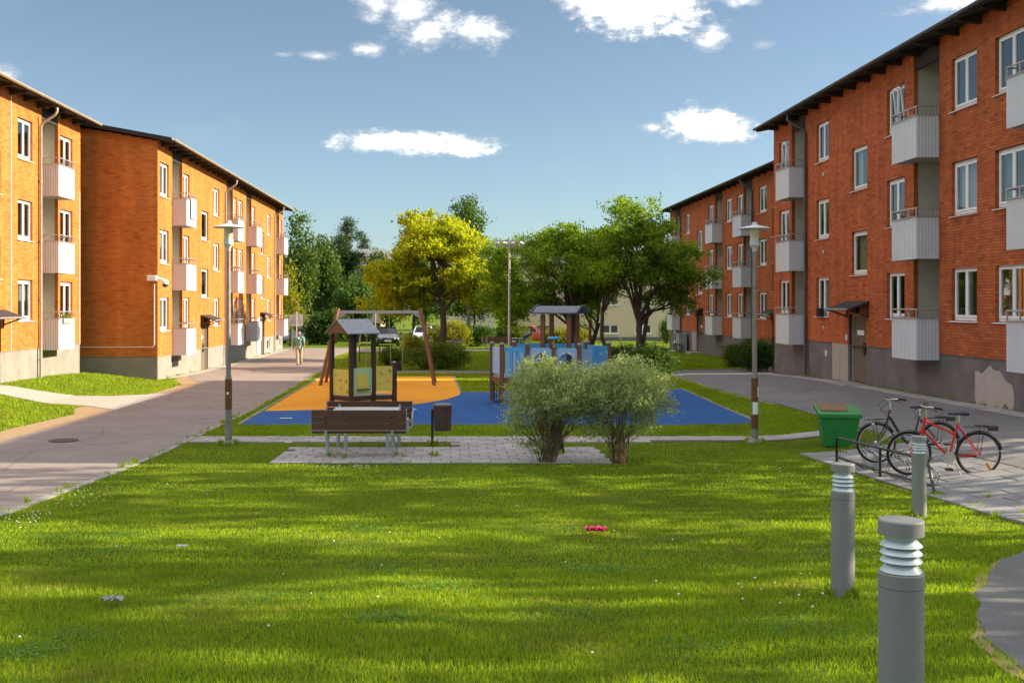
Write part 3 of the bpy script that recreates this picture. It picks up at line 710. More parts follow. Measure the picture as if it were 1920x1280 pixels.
def door(parent, x0, x1, z0, z1, wood=DOORW, deep=.16, sign=True):
    d = MB().box(x0+.07, x1-.07, deep, deep+.05, z0, z1-.06).build('door', wood, parent)
    f = MB(); f.box(x0, x0+.068, deep-.05, deep+.06, z0, z1); f.box(x1-.068, x1, deep-.05, deep+.06, z0, z1); f.box(x0+.068, x1-.068, deep-.05, deep+.06, z1-.058, z1); f.build('door_frame', PANEL, d)
    MB().box(x1-.62, x1-.44, deep-.035, deep-.002, z0+.88, z0+1.28).build('door_handle', BLACKM, d)
    if sign:
        s = MB().box(x0+.34, x0+.92, deep-.012, deep-.002, z0+1.52, z0+1.68).build('door_sign', WHITE, d)
    MB().box((x0+x1)/2-.14, (x0+x1)/2+.14, -.11, -.012, z1+.06, z1+.22).build('door_lamp', BLACKM, d)
    return d
def house(name, label, loc, rz, L, dep, zg, zp, ze, wt, st, brick, mort, pli, gut, wins, stairs, balcs, doors, xs=0.0, group='brick apartment houses', gable=False, wall_gable_x=None, tilts=(), base_wins=()):
    h = thing(name, label, 'building', loc, rz, group); TAN = math.tan(R(10.4))
    ops = []
    for (a, b) in wins:
        for s in range(3): ops.append((a, b, wt-1.38-s*st, wt-s*st))
    for (a, b) in stairs:
        for s in range(2): ops.append((a, b, wt-1.36-1.38-s*st, wt-1.36-s*st))
    rec = [(a, b, zp, ze+.2) for (a, b) in balcs]
    dops = [(a, b, zg-.3, t) for (a, b, t) in doors]
    low = [(a, b, zp-.95, zp-.12) for (a, b) in base_wins]
    allo = ops+rec+dops
    w = MB(); panel_cells(w, L, zp, ze+.1, allo); w.build('wall', mort, h)
    o = link('brick_courses', brick_mesh('brick_courses', L, zp, ze+.08, allo, brick, xs), h); o['kind'] = 'stuff'
    # brick linings of the openings, so that reveals read as brick
    rb = MB()
    for (a, b, c, d) in ops+rec:
        z = max(c, zp)+.01
        while z < min(d, ze)-.04:
            rb.box(a-.004, a+.009, -.008, .118, z, z+.064); rb.box(b-.009, b+.004, -.008, .118, z, z+.064); z += .075
    o = rb.build('reveal_bricks', brick, h); o['kind'] = 'stuff'
    p = MB(); panel_cells(p, L, zg-.6, zp, dops+low, y=.025, reveal=.16); p.build('plinth', pli, h)
    MB().box(0, L, .004, .10, zp-.02, zp+.004).build('plinth_ledge', pli, h)
    # shell: back, ends, recess linings
    s = MB(); s.add([(0, 1.2, zg-.6), (0, dep, zg-.6), (L, dep, zg-.6), (L, 1.2, zg-.6), (0, 1.2, ze), (0, dep, ze), (L, dep, ze), (L, 1.2, ze)], [(1, 2, 6, 5), (4, 7, 6, 5)]); s.build('rear_wall', mort, h)
    MB().add([(.05, 1.2, zg-.6), (L-.05, 1.2, zg-.6), (L-.05, 1.2, ze), (.05, 1.2, ze)], [(0, 1, 2, 3)]).build('room_wall', ROOM, h)
    rise = (dep/2)*TAN
    for xg in (0, L):
        if gable and xg == 0: continue
        q = MB(); q.add([(xg, 0, zg-.6), (xg, dep, zg-.6), (xg, dep, ze+.06), (xg, dep/2, ze+rise), (xg, 0, ze+.06)], [(0, 1, 2, 3, 4)]); q.build('end_wall', mort, h)
    if gable:
        gr = MB(); gr.add([(0, 0, zp), (dep, 0, zp), (dep, 0, ze+.06), (dep/2, 0, ze+rise), (0, 0, ze+.06)], [(0, 1, 2, 3, 4)])
        go = gr.build('end_wall', mort, h, (0, dep, 0), (0, 0, R(-90)))
        b = link('brick_courses', brick_mesh('brick_courses', dep, zp, ze+rise-.05, [], brick, 0, (ze+.03, TAN)), h, (0, dep, 0), (0, 0, R(-90))); b['kind'] = 'stuff'
        MB().add([(0, .02, zg-.6), (dep, .02, zg-.6), (dep, .02, zp), (0, .02, zp)], [(0, 1, 2, 3)]).build('plinth', pli, h, (0, dep, 0), (0, 0, R(-90)))
    for (a, b, c, d) in rec:
        MB().prism([(a-.10, .121), (a-.003, .121), (a-.003, 1.1), (b+.003, 1.1), (b+.003, .121), (b+.10, .121), (b+.10, 1.18), (a-.10, 1.18)], zp, ze).build('recess_lining', CREAM, h)
        MB().box(a+.012, b-.012, .03, .11, ze-.42, ze+.02).build('recess_header', TIMB, h)
    # roof
    ov = .62; ve = .26; e0 = ze; er = ze+(dep/2+ov)*TAN
    pr = [(-ov, e0+.02), (dep/2, er+.02), (dep+ov, e0+.02), (dep+ov, e0+.11), (dep/2, er+.12), (-ov, e0+.11)]
    rf = MB().extr(pr, 'x', -ve, L+ve).build('roof', ROOF, h)
    fb = MB()
    fb.box(-ve-.02, L+ve+.02, -ov-.035, -ov-.005, e0-.0, e0+.10)
    for x in (-ve-.025, L+ve+.025):
        fb.beam((x, -ov, e0+.06), (x, dep/2, er+.06), .03, .17); fb.beam((x, dep+ov, e0+.06), (x, dep/2, er+.06), .03, .17)
    fb.build('fascia', TIMB, rf)
    gm = MB(); n = 10; pf = [(-ov-.10-.068*math.cos(math.pi*k/n), e0+.10-.075*math.sin(math.pi*k/n)) for k in range(n+1)]
    pf += [(y_*.0+(-ov-.10)-.060*math.cos(math.pi*k/n), e0+.10-.066*math.sin(math.pi*k/n)) for k, y_ in zip(range(n, -1, -1), range(n+1))]
    gm.extr(pf, 'x', -ve-.03, L+ve+.03).build('gutter', gut, rf)
    rm = MB().add([(-.05, -ov+.04, e0-.05), (.05, -ov+.04, e0-.05), (.05, -ov+.04, e0+.015), (-.05, -ov+.04, e0+.015), (-.05, .0, e0-.10), (.05, .0, e0-.10), (.05, .0, e0+.10), (-.05, .0, e0+.10)],
                  [(0, 1, 2, 3), (7, 6, 5, 4), (0, 4, 5, 1), (2, 6, 7, 3), (1, 5, 6, 2), (0, 3, 7, 4)]).mesh('rafter', TIMB)
    for x in np.arange(.6, L-.2, 1.2): link('rafter', rm, rf, (x, 0, 0))
    for i, (a, b) in enumerate(wins):
        for s_ in range(3): window(h, a, b, wt-1.38-s_*st, wt-s_*st, tilt=(i, s_) in tilts)
    for (a, b) in stairs:
        for s_ in range(2): window(h, a, b, wt-1.36-1.38-s_*st, wt-1.36-s_*st, 1)
    for (a, b) in balcs:
        for s_ in range(3): balcony(h, a, b, wt-1.34-s_*st)
    for (a, b) in base_wins: window(h, a, b, zp-.95, zp-.12, 1)
    for (a, b, t) in doors:
        door(h, a, b, zg, t); canopy(h, a-.25, b+.28, t+.42)
        MB().box(a-.1, b+.1, -.75, .14, zg-.4, zg-.02).build('step', STONE, h, bevel=.02)
    return h

# --- right-hand near house: local x = 44.5 - distance
DR = 44.5; f = lambda a, b: (round(DR-a, 2), round(DR-b, 2))
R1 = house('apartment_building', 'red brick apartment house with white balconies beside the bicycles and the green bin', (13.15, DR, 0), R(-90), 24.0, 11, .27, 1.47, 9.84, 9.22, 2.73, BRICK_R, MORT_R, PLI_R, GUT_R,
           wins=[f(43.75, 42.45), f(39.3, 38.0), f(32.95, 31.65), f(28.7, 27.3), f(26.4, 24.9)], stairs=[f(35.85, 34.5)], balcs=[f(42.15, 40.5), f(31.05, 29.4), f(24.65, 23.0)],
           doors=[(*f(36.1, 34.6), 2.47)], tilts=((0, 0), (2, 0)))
downpipe(R1, DR-40.28, 9.84, .2, GUT_R, -.25)
for (a, b) in ((DR-37.65, DR-36.92), (DR-36.9, DR-36.17)): MB().box(a, b, -.012, .03, .22, 1.46).build('board_panel', PANEL, R1)
_pp = [(17.04, 1.13), (17.19, 1.12), (17.37, 1.08), (17.61, 1.2), (17.81, 1.32), (17.93, 1.22), (18.08, 1.2), (18.27, 1.2), (18.42, 1.09), (18.53, 1.0), (18.86, 0.89), (18.92, 0.75), (18.95, 0.6), (18.9, 0.3), (18.77, 0.27), (18.64, 0.39), (18.52, 0.45), (18.38, 0.31), (18.16, 0.22), (17.91, 0.21), (17.73, 0.27), (17.49, 0.29), (17.29, 0.22), (17.11, 0.28), (17.03, 0.44)]
pm = MB(); pm.add([(x, .019, z) for x, z in _pp], [tuple(range(len(_pp)))]); pm.add([(x, .0245, z) for x, z in _pp], [tuple(range(len(_pp)))])
n_ = len(_pp); pm.f += [(i, (i+1) % n_, n_+(i+1) % n_, n_+i) for i in range(n_)]
pm.build('repair_patch', mat('bare_render', (.40, .345, .295), .95, .10, 3, .3, 40), R1)
for x, z in ((DR-38.6, 7.35), (DR-38.6, 4.62), (DR-38.6, 1.95)): MB().lathe([(0, -.02), (.07, -.02), (.09, 0)], 14, (x, 0, z), 'y').build('vent_cap', RAIL, R1)
MB().box(DR-38.35, DR-38.25, -.02, .03, .98, 1.18).build('wall_plate', WHITE, R1); MB().box(DR-36.28, DR-36.18, -.05, -.008, 1.6, 1.78).build('wall_plate', WHITE, R1)
MB().box(DR-38.7, DR-38.45, -.22, -.01, 2.35, 2.65).build('wall_lamp', BLACKM, R1)
# folded drying rack and bracket lamp inside the near recess
t_ = MB(); t_.tube([(DR-29.5, .15, 8.45), (DR-29.9, .25, 8.62), (DR-30.4, .3, 8.42)], .014, 6); t_.tube([(DR-29.5, .15, 8.0), (DR-29.55, .15, 8.75)], .018, 6); t_.tube([(DR-29.9, .25, 8.62), (DR-29.9, .25, 8.3)], .012, 6); t_.build('drying_rack', RAIL, R1)
t_ = MB(); t_.box(DR-29.55, DR-29.42, .14, .24, 2.95, 3.15); t_.tube([(DR-29.5, .2, 2.98), (DR-29.75, .25, 2.72)], .012, 6); t_.build('bracket_lamp', BLACKM, R1)

# --- right-hand far house: local x = 80.5 - distance
DF = 80.5; f = lambda a, b: (round(DF-a, 2), round(DF-b, 2))
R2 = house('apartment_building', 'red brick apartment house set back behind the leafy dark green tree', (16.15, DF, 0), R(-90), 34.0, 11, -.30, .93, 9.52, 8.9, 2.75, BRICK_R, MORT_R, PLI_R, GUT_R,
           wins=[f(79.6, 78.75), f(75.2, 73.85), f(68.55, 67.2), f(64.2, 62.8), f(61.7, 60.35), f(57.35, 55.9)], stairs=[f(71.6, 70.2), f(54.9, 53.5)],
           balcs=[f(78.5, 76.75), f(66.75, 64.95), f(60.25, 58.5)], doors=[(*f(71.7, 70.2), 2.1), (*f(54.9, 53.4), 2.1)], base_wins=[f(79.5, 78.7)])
downpipe(R2, DF-76.45, 9.52, -.4, GUT_R, -.3); downpipe(R2, DF-58.25, 9.52, -.4, GUT_R, -.3)
for (a, b) in ((DF-73.2, DF-71.85), (DF-56.3, DF-55.1)): MB().box(a, b, -.012, .03, -.3, .92).build('board_panel', PANEL, R2)

# --- left-hand near house: local x = distance - 26
DL = 26.0; f = lambda a, b: (round(a-DL, 2), round(b-DL, 2))
L1 = house('apartment_building', 'sunlit orange brick apartment house with flowers on its lowest balcony', (-14.6, DL, 0), R(90), 17.1, 11, .02, 1.24, 9.82, 9.12, 2.75, BRICK_L, MORT_L, PLI, GUT_L,
           wins=[f(36.86, 38.17), f(40.85, 42.2), f(29.5, 30.9)], stairs=[f(34.0, 35.45)], balcs=[f(39.0, 40.65)], doors=[(*f(33.9, 35.5), 2.2)], xs=6.0)
downpipe(L1, 38.72-DL, 9.82, -.2, GUT_L, .0)
c_ = MB(); c_.tube([(36.25-DL, -.025, 9.7), (36.25-DL, -.025, 1.25)], .016, 6); c_.tube([(42.95-DL, -.025, 7.2), (42.95-DL, -.025, 1.2)], .014, 6); c_.build('cable_conduit', WHITE, L1)

# --- left-hand far house: local x = distance - 44.2
DL2 = 44.2; f = lambda a, b: (round(a-DL2, 2), round(b-DL2, 2))
L2 = house('apartment_building', 'long sunlit orange brick apartment house with a shaded windowless end wall', (-11.85, DL2, 0), R(90), 33.0, 11, -.42, .66, 9.33, 8.6, 2.76, BRICK_L, MORT_L, PLI, GUT_L,
           wins=[f(44.55, 45.95), f(48.45, 49.6), f(54.6, 56.0), f(59.65, 60.6), f(61.0, 62.3), f(65.2, 66.3), f(70.6, 71.9), f(75.75, 76.7)], stairs=[f(52.0, 53.45), f(68.3, 69.5)],
           balcs=[f(46.5, 48.25), f(57.75, 59.45), f(63.35, 65.0), f(73.8, 75.5)], doors=[(*f(52.0, 53.5), 1.85), (*f(68.2, 69.6), 1.85)], gable=True, base_wins=[f(70.7, 71.8), f(75.8, 76.6)])
downpipe(L2, 57.2-DL2, 9.33, -.6, GUT_L, .0); downpipe(L2, 73.3-DL2, 9.33, -.6, GUT_L, .0)
c_ = MB(); c_.tube([(-.03, .12, 3.6), (-.03, .12, 1.15), (-.03, .2, 1.05), (-.03, 9.8, 1.05)], .016, 6); c_.build('cable_conduit', WHITE, L2)
MB().box(46.5-DL2+.1, 47.6-DL2, .0, .05, .1, .5).build('cellar_vent', BLACKM, L2)
MB().box(66.9-DL2, 67.9-DL2, -.03, .02, -.4, 1.9).build('white_board', WHITE, L2)
# surveillance camera on the corner
sc = thing('security_camera', 'white surveillance camera on a bracket at the brick corner', 'camera', (-11.95, 43.98, 3.72))
MB().box(-.26, .12, -.06, .16, 0, .22).build('housing', WHITE, sc, bevel=.02)
MB().tube([(.1, .05, .12), (.42, .05, .02)], .055, 8).build('arm', WHITE, sc, smooth=40)
MB().lathe([(0, -.26), (.06, -.25), (.11, -.2), (.13, -.12), (.13, -.06), (0, -.05)], 16, (.45, .05, 0)).build('dome', mat('smoked_dome', (.05, .05, .055), .15), sc, smooth=40)
MB().lathe([(.135, -.13), (.14, -.02), (.08, .04), (0, .05)], 16, (.45, .05, 0)).build('cowl', WHITE, sc, smooth=40)
# balcony flower box
fb_ = thing('flower_box', 'planter with green leaves and yellow flowers hung on a balcony railing', 'flower box', (-13.98, 39.75, 2.27))
MB().box(-.09, .09, -.45, .45, -.16, 0).build('box', BALC_C, fb_)
_r = np.random.default_rng(77); _C = np.stack([_r.normal(0, .07, 260), _r.uniform(-.45, .45, 260), _r.uniform(0, .16, 260)], 1)
FLOWER_BOX = (fb_, _C)
# ------------------------------------------------------------------ vegetation
BARK = mat('bark_grey', (.085, .065, .050), .95, .35, 14, .8, 30, stretch=(3, 3, .8)); BARK_W = mat('bark_willow', (.17, .11, .06), .9, .3, 20, .5, 40)
BARK_B = mat('bark_birch', (.36, .34, .32), .9, .5, 9, stretch=(1, 1, 3), col2=(.10, .09, .085)); BARK_P = mat('bark_pine', (.16, .075, .04), .9, .3, 9)
LEAF_MAPLE = island_mat('leaf_maple', [(.25, .295, .012), (.36, .39, .016), (.46, .47, .022), (.31, .35, .014), (.20, .255, .012)], .55, .55, big=(.35, .2), tcol=(1.4, 1.4, .4))
LEAF_ASH = island_mat('leaf_ash', [(.10, .21, .014), (.15, .28, .016), (.19, .31, .02), (.25, .34, .022), (.12, .24, .015)], .5, .5, big=(.4, .25), tcol=(1.4, 1.3, .5))
LEAF_WILLOW = island_mat('leaf_variegated', [(.20, .29, .085), (.33, .42, .15), (.44, .50, .22), (.26, .35, .12), (.60, .62, .36), (.32, .40, .16)], .6, .35, big=(1.6, .2), tcol=(1.2, 1.2, .7))
LEAF_DARK = island_mat('leaf_dark', [(.03, .075, .013), (.05, .11, .016), (.07, .135, .02), (.042, .09, .015)], .55, .35, big=(.5, .3))
LEAF_BIRCH = island_mat('leaf_birch', [(.045, .090, .018), (.065, .12, .02), (.085, .145, .026), (.055, .10, .02)], .55, .4, big=(.3, .3))
LEAF_PINE = island_mat('needle_pine', [(.025, .055, .018), (.04, .08, .022), (.055, .095, .025)], .6, .2, big=(.4, .3))
LEAF_HEDGE = island_mat('leaf_hedge', [(.05, .10, .012), (.08, .14, .015), (.11, .17, .018), (.15, .19, .02)], .55, .45, big=(.7, .25), tcol=(1.4, 1.3, .5))
LEAF_GOLD = island_mat('leaf_gold', [(.20, .21, .015), (.28, .27, .02), (.15, .18, .012)], .55, .5, big=(.5, .2))

def leaf_mesh(name, C, size, aspect, m, r, droop=0.0, flat=0.0, outward=None):
    """one small pointed leaf (4 verts, 1 quad) per centre"""
    n = len(C)
    a = r.normal(size=(n, 3)); a[:, 2] -= droop
    if outward is not None: a += outward*1.0
    a /= np.linalg.norm(a, axis=1)[:, None]
    b = r.normal(size=(n, 3)); b[:, 2] *= (1-flat)
    b -= a*(a*b).sum(1)[:, None]; b /= np.linalg.norm(b, axis=1)[:, None]
    s = size*r.uniform(.6, 1.3, n)[:, None]; c2 = np.cross(a, b)
    V = np.stack([C-a*s*.5, C+b*s*aspect*.5+c2*s*.08-a*s*.05, C+a*s*.5, C-b*s*aspect*.5+c2*s*.08-a*s*.05], 1).reshape(-1, 3)
    k = np.arange(n)*4
    return np_mesh(name, V, np.stack([k, k+1, k+2, k+3], 1), m)
def blob_points(blobs, nclus, per, spread, r, shell=.55):
    vol = np.array([b[3]*b[4]*b[5] for b in blobs])**.8; pick = r.choice(len(blobs), nclus, p=vol/vol.sum()); B = np.array(blobs)[pick]
    d = r.normal(size=(nclus, 3)); d /= np.linalg.norm(d, axis=1)[:, None]
    rad = shell+(1.03-shell)*r.random(nclus)**.6
    cc = B[:, :3]+d*B[:, 3:]*rad[:, None]
    P = np.repeat(cc, per, 0)+r.normal(size=(nclus*per, 3))*spread*np.repeat(r.uniform(.6, 1.4, nclus), per)[:, None]*np.array([1, 1, .7])
    return cc, P
def branches(mb, base, top, targets, r0, r, nmain=7, twigs=60, tr=.012):
    """trunk, main limbs to k-means-like targets, then twigs to cluster centres"""
    base = np.array(base, float); top = np.array(top, float)
    mid = (base+top)/2+r.normal(size=3)*.05*np.linalg.norm(top-base)*np.array([1, 1, 0])
    mb.tube([base+np.array([0, 0, -.15]), base+np.array([0, 0, .12]), mid, top], [r0*1.35, r0*1.05, r0*.85, r0*.7], 10)
    idx = r.choice(len(targets), min(nmain, len(targets)), replace=False); limbs = []
    for i in idx:
        t = targets[i]; st = mid+(top-mid)*r.uniform(.5, 1.0); e = st+(t-st)*.88
        k1 = st+(e-st)*.35+np.array([0, 0, .12*np.linalg.norm(e-st)]); k2 = st+(e-st)*.7+np.array([0, 0, .08*np.linalg.norm(e-st)])+r.normal(size=3)*.06*np.linalg.norm(e-st)
        q = r0*r.uniform(.34, .5); mb.tube([st, k1, k2, e], [q, q*.75, q*.5, q*.2], 6); limbs.append((k1, k2, e, q))
    for i in r.choice(len(targets), min(twigs, len(targets)), replace=False):
        t = targets[i]; best = min(limbs, key=lambda l: np.linalg.norm(l[1]-t)); s0 = best[1] if r.random() < .6 else best[0]
        m_ = (s0+t)/2+np.array([0, 0, .08*np.linalg.norm(t-s0)])+r.normal(size=3)*.05
        q = max(tr, best[3]*.3); mb.tube([s0, m_, t], [q, q*.6, q*.25], 5)
def tree(name, label, loc, blobs, trunk_top, r0, leaf_m, bark, nclus, per, spread, size, aspect=.5, seed=1, cat='tree', group=None, nmain=8, twigs=70, droop=.2, base2=None, shell=.55):
    r = np.random.default_rng(seed); t = thing(name, label, cat, loc, 0, group)
    cc, P = blob_points(blobs, nclus, per, spread, r, shell)
    b = MB(); branches(b, (0, 0, 0), trunk_top, cc, r0, r, nmain, twigs)
    if base2: 
        for bb, tt in base2: branches(b, bb, tt, cc, r0*.7, r, 3, 18)
    b.build('trunk', bark, t, smooth=60)
    link('crown', leaf_mesh('crown', P, size, aspect, leaf_m, r, droop), t)
    return t
def at(x, D): return (round((x-845)*D/2050, 2), D, gz((x-845)*D/2050, D))
def clumps(env, n, r, lo=.55, hi=.95, inner=.45):
    """many leaf clumps set through an egg-shaped envelope (list of big ellipsoids), uneven outline, gaps between"""
    out = []; B = np.array(env); vol = (B[:, 3]*B[:, 4]*B[:, 5])**.75; P = vol/vol.sum()
    for _ in range(n):
        b = B[r.choice(len(B), p=P)]; d = r.normal(size=3); d /= np.linalg.norm(d); k = inner+(1.0-inner)*r.random()**.55
        s = r.uniform(lo, hi); out.append((*(b[:3]+d*b[3:]*k*.92), s, s, s*.62))
    return out
# the sunlit maple
mp_ = tree('maple_tree', 'round yellow-green tree glowing in the sun behind the swings', at(825, 62), clumps([(0, 0, 5.4, 2.9, 2.8, 2.3), (-1.9, 0, 4.0, 1.9, 2, 1.6), (1.7, 0, 4.0, 1.7, 2, 1.5), (-.4, 0, 7.0, 1.7, 1.7, 1.3), (1.0, .3, 6.3, 1.6, 1.6, 1.3), (-2.7, .2, 3.2, 1.5, 1.3, 1.0), (2.2, .1, 3.3, 1.3, 1.3, .9), (2.0, -.3, 5.2, 1.2, 1.4, 1.1)], 118, np.random.default_rng(5), *(0.45, 0.85)),
     (.1, 0, 3.3), .20, LEAF_MAPLE, BARK, 1250, 34, .16, .18, .62, 3, nmain=15, twigs=220, droop=.4, shell=.3)
# the pair of dark ash trees
tree('ash_tree', 'tall dark green leafy tree overhanging the brick house set back', at(1190, 52), clumps([(-.2, 0, 5.6, 2.2, 2.2, 2.0), (.2, 0, 7.2, 1.5, 1.6, 1.2), (1.6, .2, 5.0, 1.6, 1.7, 1.2), (2.7, 0, 4.2, 1.4, 1.2, .8), (-1.5, 0, 4.7, 1.4, 1.6, 1.2), (.9, -.4, 6.2, 1.3, 1.4, 1.0), (1.8, .5, 3.4, 1.2, 1.2, .6)], 78, np.random.default_rng(6), *(0.42, 0.85)),
     (.2, 0, 2.6), .17, LEAF_ASH, BARK, 820, 30, .17, .20, .36, 4, nmain=13, twigs=170, shell=.3, base2=[((-.9, .3, 0), (-1.5, .2, 3.0)), ((.25, .1, 0), (.7, .2, 3.0))])
as_ = tree('ash_tree', 'broad green tree with sunlit top between the playground tower and the maple', at(1062, 54.5), clumps([(0, 0, 5.0, 2.7, 2.6, 2.3), (-2.2, 0, 4.4, 1.9, 2, 1.8), (.9, 0, 6.4, 1.8, 1.8, 1.3), (1.9, 0, 4.4, 1.5, 1.8, 1.5), (-2.7, .3, 3.0, 1.2, 1.5, 1.1), (-.6, 0, 6.3, 1.4, 1.5, 1.2), (-2.9, 0, 5.6, 1.0, 1.2, .9)], 92, np.random.default_rng(7), *(0.45, 0.9)),
     (.4, 0, 2.4), .2, LEAF_ASH, BARK, 980, 30, .18, .21, .38, 5, nmain=13, twigs=160, shell=.3, base2=[((.9, .4, 0), (1.6, .3, 2.3))])
mp_.scale = (1.09, 1.05, 1.07); as_.scale = (1.03, .94, .97)
# two variegated willows by the paving
def willow(label, loc, blobs, seed, n, stems):
    r = np.random.default_rng(seed); t = thing('willow_bush', label, 'bush', loc, 0, 'variegated willow bushes beside the paving')
    cc, P = blob_points(blobs, n, 36, .075, r, .35)
    sh = r.choice(len(cc), 26, replace=False)                            # stray shoots standing out of the outline
    ex = []
    for i in sh:
        d = cc[i]-np.array([0, 0, .3]); d = d/np.linalg.norm(d)+np.array([0, 0, .35]); L_ = r.uniform(.12, .34)
        for k in range(16): ex.append(cc[i]+d*L_*k/15+r.normal(size=3)*.018)
    P = np.concatenate([P, np.array(ex)])
    st = MB()
    for i in r.choice(len(cc), stems, replace=False):
        a = r.uniform(0, 6.28); q = .16*math.sqrt(r.random()); b0 = np.array([q*math.cos(a), q*math.sin(a), -.05]); e = cc[i]
        m1 = b0+(e-b0)*.35+np.array([0, 0, .10]); m2 = b0+(e-b0)*.7+r.normal(size=3)*.05
        rr = r.uniform(.006, .013); st.tube([b0, m1, m2, e], [rr, rr*.8, rr*.55, rr*.2], 5)
        for k in range(2):
            s0 = m1+(m2-m1)*r.random(); e2 = s0+r.normal(size=3)*np.array([.2, .2, .1])+np.array([0, 0, .25]); st.tube([s0, (s0+e2)/2+r.normal(size=3)*.02, e2], [rr*.45, rr*.3, rr*.12], 4)
    st.build('stems', BARK_W, t)
    link('foliage', leaf_mesh('foliage', P, .062, .30, LEAF_WILLOW, r, 0.0, outward=np.array([0, 0, .35])), t)
    return t
willow('pale variegated willow bush with a dense bundle of upright stems', at(1026, 19.1), [(.0, 0, 1.22, .68, .62, .48), (-.35, 0, 1.0, .42, .45, .40), (.35, 0, 1.15, .5, .5, .45), (-.1, 0, 1.55, .5, .45, .28), (-.62, .0, .62, .18, .2, .16), (-.25, -.1, .34, .2, .2, .12), (.5, .1, 1.5, .35, .4, .25)], 21, 560, 60)
willow('pale variegated willow bush with stems splaying to all sides', at(1163, 19.1), [(.0, 0, 1.3, .78, .65, .48), (.45, 0, 1.1, .45, .5, .42), (-.4, 0, 1.15, .5, .5, .48), (.1, 0, 1.62, .5, .45, .25), (.80, .0, .95, .18, .2, .16), (-.45, -.1, .55, .3, .25, .2), (.25, 0, .62, .35, .3, .18), (.75, .1, 1.45, .2, .2, .12)], 22, 580, 44)
sx, sy, sz_ = at(1046, 20.6)
stp = thing('tree_stump', 'dark old trunk stump standing behind the pale bush', 'stump', (sx, sy, sz_))
MB().tube([(0, 0, -.1), (.0, 0, .08), (-.02, .02, .35), (-.03, 0, .72)], [.19, .12, .105, .11], 12).build('stump_trunk', mat('stump_bark', (.035, .026, .022), .95, .4, 14, .9, 30, stretch=(3, 3, .6)), stp, smooth=50)
MB().lathe([(.0, .715), (.10, .72), (.112, .70)], 12, (-.03, 0, 0)).build('cut_top', BARK_W, stp)
# shrubs and hedges
def shrub(label, x, D, w, h, d, leaf=LEAF_HEDGE, n=130, seed=1, name='shrub', size=.11, group=None, per=26):
    r = np.random.default_rng(seed); t = thing(name, label, 'shrub', at(x, D), 0, group)
    bl = [(0, 0, h*.5, w*.45, d*.45, h*.5)]+[(r.uniform(-.3, .3)*w, r.uniform(-.3, .3)*d, h*r.uniform(.35, .62), w*r.uniform(.2, .32), d*.3, h*r.uniform(.32, .46)) for _ in range(5)]
    cc, P = blob_points(bl, n, per, .11*max(.7, min(1.4, h)), r, .45); P = P[P[:, 2] > .01]
    st = MB()
    for i in r.choice(len(cc), min(18, len(cc)), replace=False):
        e = cc[i]; b0 = np.array([e[0]*.25, e[1]*.25, -.05]); st.tube([b0, (b0+e)/2+np.array([0, 0, .08]), e], [.02, .014, .006], 5)
    st.build('stems', BARK, t); link('foliage', leaf_mesh('foliage', P, size, .5, leaf, r, 0.0), t)
    return t
shrub('rounded shrub with fine green leaves behind the swing posts', 822, 53, 3.0, 1.25, 1.6, LEAF_HEDGE, 330, 31)
shrub('low shrub with dark base between playhouse and swing seat', 733, 56, 1.3, .95, 1.2, LEAF_HEDGE, 150, 32)
shrub('sunlit yellow-green hedge clump in front of the parked white car', 775, 66, 1.7, 1.35, 1.4, LEAF_GOLD, 200, 33)
shrub('sunny clipped hedge behind the park bench seen side-on', 840, 82, 3.4, 1.9, 1.6, LEAF_GOLD, 260, 34, size=.14)
shrub('dark clipped hedge behind the far picnic benches', 893, 84, 3.0, 1.65, 1.6, LEAF_DARK, 260, 35, size=.14)
shrub('green hedge clump behind the tall floodlight mast', 960, 86, 3.2, 1.75, 1.6, LEAF_HEDGE, 260, 36, size=.14)
shrub('bright yellow-green hedge seen between the playground roof posts', 1063, 84, 4.4, 1.5, 1.5, LEAF_GOLD, 300, 37, size=.14)
shrub('wide dark shrub at the foot of the tall dark tree', 1165, 47.5, 2.0, 1.25, 1.6, LEAF_DARK, 300, 38)
shrub('dark green shrub beside the grey drive at the playground corner', 1220, 45.5, 2.0, 1.3, 1.7, LEAF_DARK, 300, 39)
shrub('dark bushy shrub at the corner of the red brick houses', 1418, 49.0, 1.9, 1.4, 1.5, LEAF_DARK, 300, 40)
shrub('leafy green shrub against the grey plinth of the house set back', 1382, 54.5, 1.6, 1.15, 1.2, LEAF_HEDGE, 190, 41)
shrub('dense dark shrub by the road sign at the end of the drive', 610, 88, 4.0, 2.7, 2.5, LEAF_DARK, 360, 42, size=.2)
shrub('dark green shrub beyond the parked black car', 668, 98, 5.0, 2.6, 2.5, LEAF_DARK, 340, 43, size=.22)
shrub('pale green shrub at the corner of the cream house', 1250, 92, 1.0, 2.2, 1.0, LEAF_HEDGE, 110, 44, size=.14)
